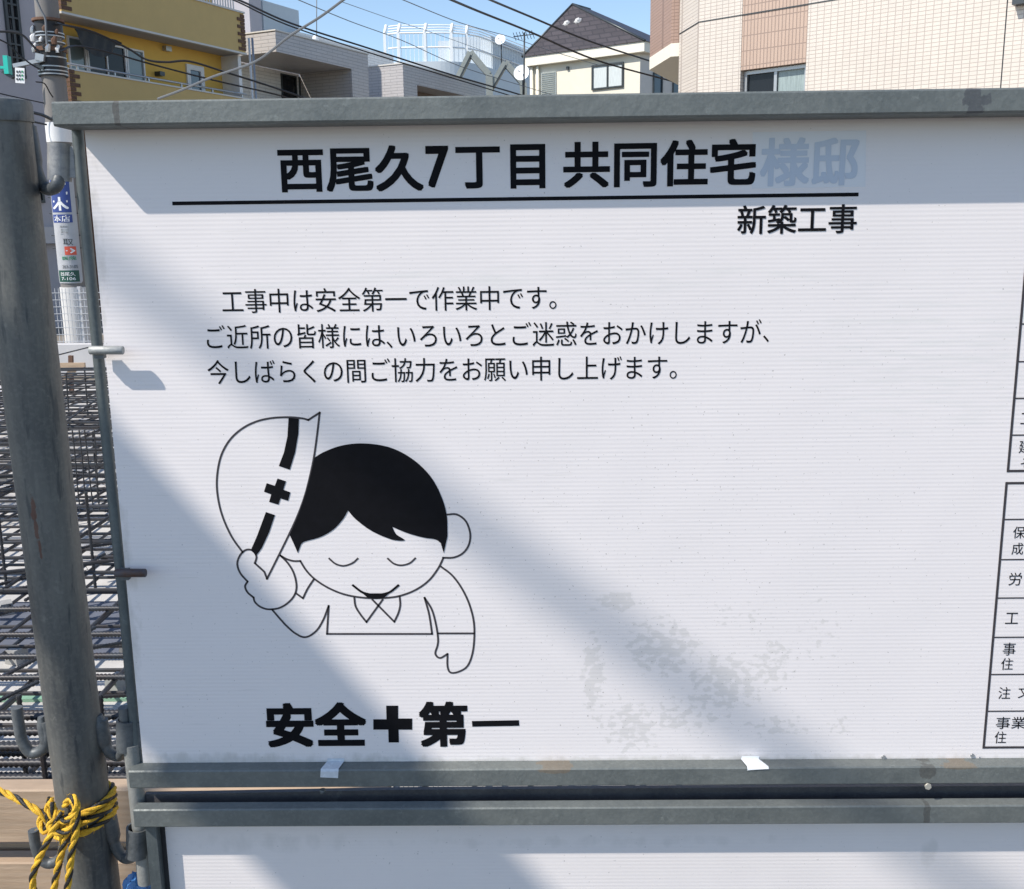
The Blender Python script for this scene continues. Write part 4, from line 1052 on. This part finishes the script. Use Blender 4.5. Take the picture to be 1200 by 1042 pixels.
band(143, 166, .008, M_white, 'white_sleeve'); band(337, 410, .010, mat('pole_guard', (.62, .61, .59), rough=.6, noise=.08, nscale=4, stretch=(8, 8, .3)), 'pole_guard')
band(20, 23, .05, M_brick, 'clamp'); band(54, 59, .045, M_brick, 'clamp')
rnd = random.Random(4)
for i in range(16):
    py = rnd.uniform(26, 60); a = rnd.uniform(-2.9, -.2); z = PZ_at(py); r0 = rp(z)+.05
    c = Vector((up.x+math.cos(a)*r0, up.y+math.sin(a)*r0, z)); s_ = rnd.uniform(.025, .05)
    m_ = [M_alu, M_cable, M_white, M_brick][i % 4]
    MB().tube([c-Vector((0, 0, s_)), c, c+Vector((s_*.5, 0, s_))], s_*.7, 7, radii=[s_*.6, s_*.8, s_*.4]).build('insulator', m_, pole)
# arm with lamp head and number plate
ya = up.y-.2
quadbar(P(15, 77, ya), P(50, 70, ya), .045, .05, M_alu, 'arm', pole)
quadbar(P(41, 66, ya-.02), P(51, 68, ya-.02), .08, .06, M_alu, 'arm_clamp', pole)
quadbar(P(40, 77, ya+.01), P(51, 80, ya+.01), .04, .06, M_frame, 'arm_clamp', pole)
ls = thing('street_lamp', 'teal green street lamp head at the left edge by the pole arm', 'lamp', tuple(P(6, 75, ya)))
quadbar(P(7.5, 86.5, ya), P(5.5, 65, ya), .055, .10, M_teal, 'housing', ls); quadbar(P(-12, 79, ya+.01), P(4.5, 79, ya+.01), .03, .06, M_teal, 'bracket', ls)
quadbar(P(2, 84, ya+.02), P(14, 91, ya+.02), .03, .06, M_frame, 'lamp_base', ls)
# number plate
pl = thing('number_plate', 'small white plate hanging from the arm of the utility pole', 'sign', tuple(P(24, 98, ya-.03)))
plt = quadbar(P(23.5, 97.5, ya-.03), P(23.0, 79.5, ya-.03), .115, .006, M_tapew, 'plate', pl)
for r0 in range(3):
    for c0 in range(3):
        a_ = P(20+c0*3.0, 84+r0*4.4, ya-.036); MB().box(a_.x-.010, a_.x+.010, a_.y, a_.y+.002, a_.z-.012, a_.z+.012).build('figure', M_frame if c0 < 2 else M_lgreen, pl)
# advertising plate bent round the shaft
Rw = rp(2.2)+.018
zt0, zt1 = PZ_at(332), PZ_at(196)
def curve_pt(px_off, z, ex=0.0):       # arc length from the centre line facing the viewer
    a = -PI/2+.06+px_off/Rw; return Vector((up.x+math.cos(a)*(Rw+ex), up.y+math.sin(a)*(Rw+ex), z))
ad = thing('advertising_plate', 'tall white plate with blue Japanese characters and red arrow on the utility pole', 'sign', (up.x, up.y, zt0))
def curved(name, x0, x1, z0, z1, m, ex, par, n=14, rc=0):
    mb = MB(); vs = []
    for i in range(n+1):
        x = x0+(x1-x0)*i/n
        cut = 0
        if rc: 
            dx = min(x-x0, x1-x); cut = rc-math.sqrt(max(0, rc*rc-(rc-min(dx, rc))**2))
        vs += [curve_pt(x, z0+cut, ex), curve_pt(x, z1-cut, ex)]
    mb.add(vs, [(2*i, 2*i+2, 2*i+3, 2*i+1) for i in range(n)]); return mb.build(name, m, par)
HW = .185
M_plate = mat('aged_white_plate', (.42, .43, .45), rough=.6, noise=.1, nscale=8)
curved('plate', -HW, HW, zt0, zt1, M_plate, 0, ad, rc=.03)
curved('plate_back', -HW-.004, HW+.004, zt0-.004, zt1+.004, M_alu, -.004, ad, rc=.03)
def ad_txt(s, x0, x1, py0, py1, m, off=.02, ex=.004):
    z0_, z1_ = PZ_at(py1), PZ_at(py0)
    txt(s, None, m, ad, off=off, name='lettering', fn=lambda u, v: curve_pt(x0+(x1-x0)*u, z0_+(z1_-z0_)*v, ex))
curved('blue_panel', -.155, .12, PZ_at(249), PZ_at(198), M_blue, .002, ad)
ad_txt('土', -.12, .09, 206, 228, M_tapew, .03); ad_txt('木', -.12, .09, 231, 247, M_tapew, .03)
curved('blue_panel', -.155, .12, PZ_at(261), PZ_at(251.5), M_blue, .002, ad)
ad_txt('本店', -.12, .09, 252.5, 260, M_tapew, .01)
ad_txt('買', -.05, .07, 264, 275, M_alu, .0); ad_txt('取', -.02, .10, 280, 287.5, M_frame, .0)
curved('red_panel', -.01, .13, PZ_at(299), PZ_at(289), M_red, .002, ad)
ad_txt('→', .005, .115, 291, 297, M_tapew, .03)
ad_txt('医院', -.05, .12, 300.5, 305, M_lgreen, .01); ad_txt('203-3105', -.06, .13, 311, 314.5, M_frame, .0)
curved('green_panel', -.15, .14, PZ_at(330.5), PZ_at(317), M_dgreen, .002, ad)
ad_txt('西尾久', -.10, .09, 319, 323.5, M_tapew, .0); ad_txt('7-106', -.09, .09, 325, 328.5, M_tapew, .0)
for py in (231, 250, 276, 291): 
    z = PZ_at(py); MB().tube([(up.x-rp(z)-.05, up.y-.05, z), (up.x+rp(z)+.18, up.y-.05, z)], .006, 5).build('step_bolt', M_frame, pole)

# ------------------------------------------------------------------ overhead cables
def cable(pts, r, m, label, y0=11.8, y1=None, n=6):
    y1 = y0 if y1 is None else y1; N_ = len(pts)-1; L3 = [P(a, b_, y0+(y1-y0)*i/N_) for i, (a, b_) in enumerate(pts)]
    o = MB().tube(catmull(L3, n), r, 6).build('overhead_cable', m); return tag(o, label, 'cable', 'overhead cables')
cable([(-60, 16), (60, 26.5), (160, 13), (200, -14)], .012, M_cable, 'black cable sagging from the pole clamp across the yellow balcony top', 11.9, 11) if False else None
cable([(240, -14), (282, 1), (340, 27), (430, 56), (530, 88), (606, 110), (660, 128)], .016, M_cable, 'upper of the thick pair of black cables crossing the blue sky above the grey house', 13, 22)
cable([(236, -14), (278, 2), (336, 29), (430, 61), (530, 91.5), (604, 114), (660, 131)], .012, M_cable, 'lower of the thick pair of black cables crossing the blue sky above the grey house', 13, 22)
cable([(565, -5), (577, 1), (620, 19), (690, 48), (760, 71), (830, 93)], .017, M_cable, 'upper thick black cable passing in front of the dark hip roof', 12, 22)
cable([(515, -6), (560, 13), (620, 37), (700, 71), (797, 98), (850, 116)], .017, M_cable, 'lower thick black cable passing in front of the curtained window', 12, 22)
cable([(345, -2), (410, 25), (470, 47), (540, 78), (620, 103), (680, 121)], .007, M_cableg, 'thin cable between the thick pair and the railed roof', 14, 24)
cable([(400, 2), (460, 23), (520, 43), (600, 72)], .005, M_cableg, 'faint thin cable high in the sky above the railed roof', 14, 24)
cable([(465, -3), (540, 27), (600, 44), (640, 58), (700, 76)], .007, M_cableg, 'thin cable running down behind the television aerial', 14, 24)
cable([(185, 116), (212, 106), (250, 90), (300, 72), (340, 42), (375, 20), (405, -2), (425, -16)], .0115, M_cableg, 'thick grey cable curving up to the right across the sky', 9, 8)
cable([(66, 27), (78, 30), (110, 38), (150, 57), (172, 70), (195, 73), (222, 72), (262, 84), (310, 99), (360, 116)], .015, M_cable, 'upper black cable running from the pole clamp across the yellow wall', 11.7, 15)
cable([(70, 60), (90, 54), (130, 62), (180, 76), (250, 94), (320, 110), (360, 122)], .013, M_cable, 'lower black cable running from the pole across the yellow balcony', 11.7, 15)
cable([(-20, 36), (0, 37), (12, 37.5), (26, 41), (38, 53), (46, 62)], .014, M_cable, 'black cable looping into the pole from the left edge', 11.6, 11.7)
cable([(-10, 42), (10, 52), (22, 64), (36, 75), (48, 82)], .010, M_cable, 'thin black cable slanting down to the lamp arm at left', 11.4, 11.6)
cable([(-10, 107), (10, 112), (52, 121)], .008, M_cable, 'thin dark cable crossing the grey house below the lamp', 11.4, 11.7)
cable([(20, 126), (35, 131), (50, 135), (60, 140)], .020, M_cable, 'short thick black cable end above the other beside the post cap', 10.6, 11.5)
cable([(20, 139), (35, 142), (54, 146)], .013, M_cable, 'short black cable end just beneath the thick one beside the post cap', 10.6, 11.5)
cable([(41, -4), (48, 12), (53, 22), (54, 36), (55, 52)], .014, M_cableg, 'grey cable running down the face of the utility pole', 11.6, 11.6)
cable([(42, 96), (52, 98), (58, 108), (62, 114)], .008, M_cable, 'short loose wire end sticking out of the pole below its straps', 11.4, 11.7)
o = MB().tube([P(371, -6, 37), P(371, 47, 37)], .017, 5).build('antenna_rod', M_cableg); tag(o, 'thin vertical antenna rod rising above the grey tiled house roof', 'antenna')
c = P(370, 46, 36.5); lump(c, .11, (1, 1, 1.3), M_farw, 2, 7).build('antenna_mount', M_farw, None); tag(bpy.data.objects['antenna_mount'], 'small white mount on the grey tiled house roof edge', 'mount')

# ------------------------------------------------------------------ things outside the frame that shade the panel
def back(px, py, t): return P(px, py, 0)-SUN*t
# unseen board on two uprights, added to cast the panel's broad diagonal shadow
t1 = 5.0
E1 = back(133, 490, t1); E2 = back(170, 868, t1)
hw = (E1.z-E2.z)
sc = thing('scaffold_shadow_caster', 'timber shadow-casting board on two uprights, added out of view left of the panel', 'scaffold_shadow_caster', (E1.x, -4.2, 0))
s_ = Vector((E1.x, 0, E1.z)); 
mb = MB(); prof = [(E1.x, E1.z), (E1.x-.05, E1.z-.02), (E2.x-.02, E2.z-.0), (E2.x+.03, E2.z+.02)]
mb.prism(prof, -4.4, -1.15, lambda a, b_, d: Vector((a, d, b_))); mb.build('toe_board_shadow_caster', M_wood, sc)
for yy in (-4.3, -1.25):
    MB().tube([(E1.x-.05, yy, 0), (E1.x-.05, yy, E1.z+.8)], .024, 10).build('standard_of_shadow_caster', M_hook, sc)
# bundle of telephone cables passing overhead
t2 = 10.0
C1, C2 = P(230, 400, 0), P(880, 868, 0)
sl = (C2-C1); wy_ = 1.0
# direction w with shadow along sl:  w = sl*k + SUN*m, pick m so the cable runs level
wdir = Vector((sl.x, 0, sl.z)); m_ = -wdir.z/SUN.z; wdir = (wdir+SUN*m_).normalized()
mid = back(560, 625, t2)
pts = [mid+wdir*s_2+Vector((0, 0, .0012*s_2*s_2)) for s_2 in [x*.8 for x in range(-14, 15)]]
o = MB().tube(pts, .025, 12).build('overhead_cable', M_cable); tag(o, 'thick bundle of telephone cables running over the street behind the viewer', 'cable', 'overhead cables')
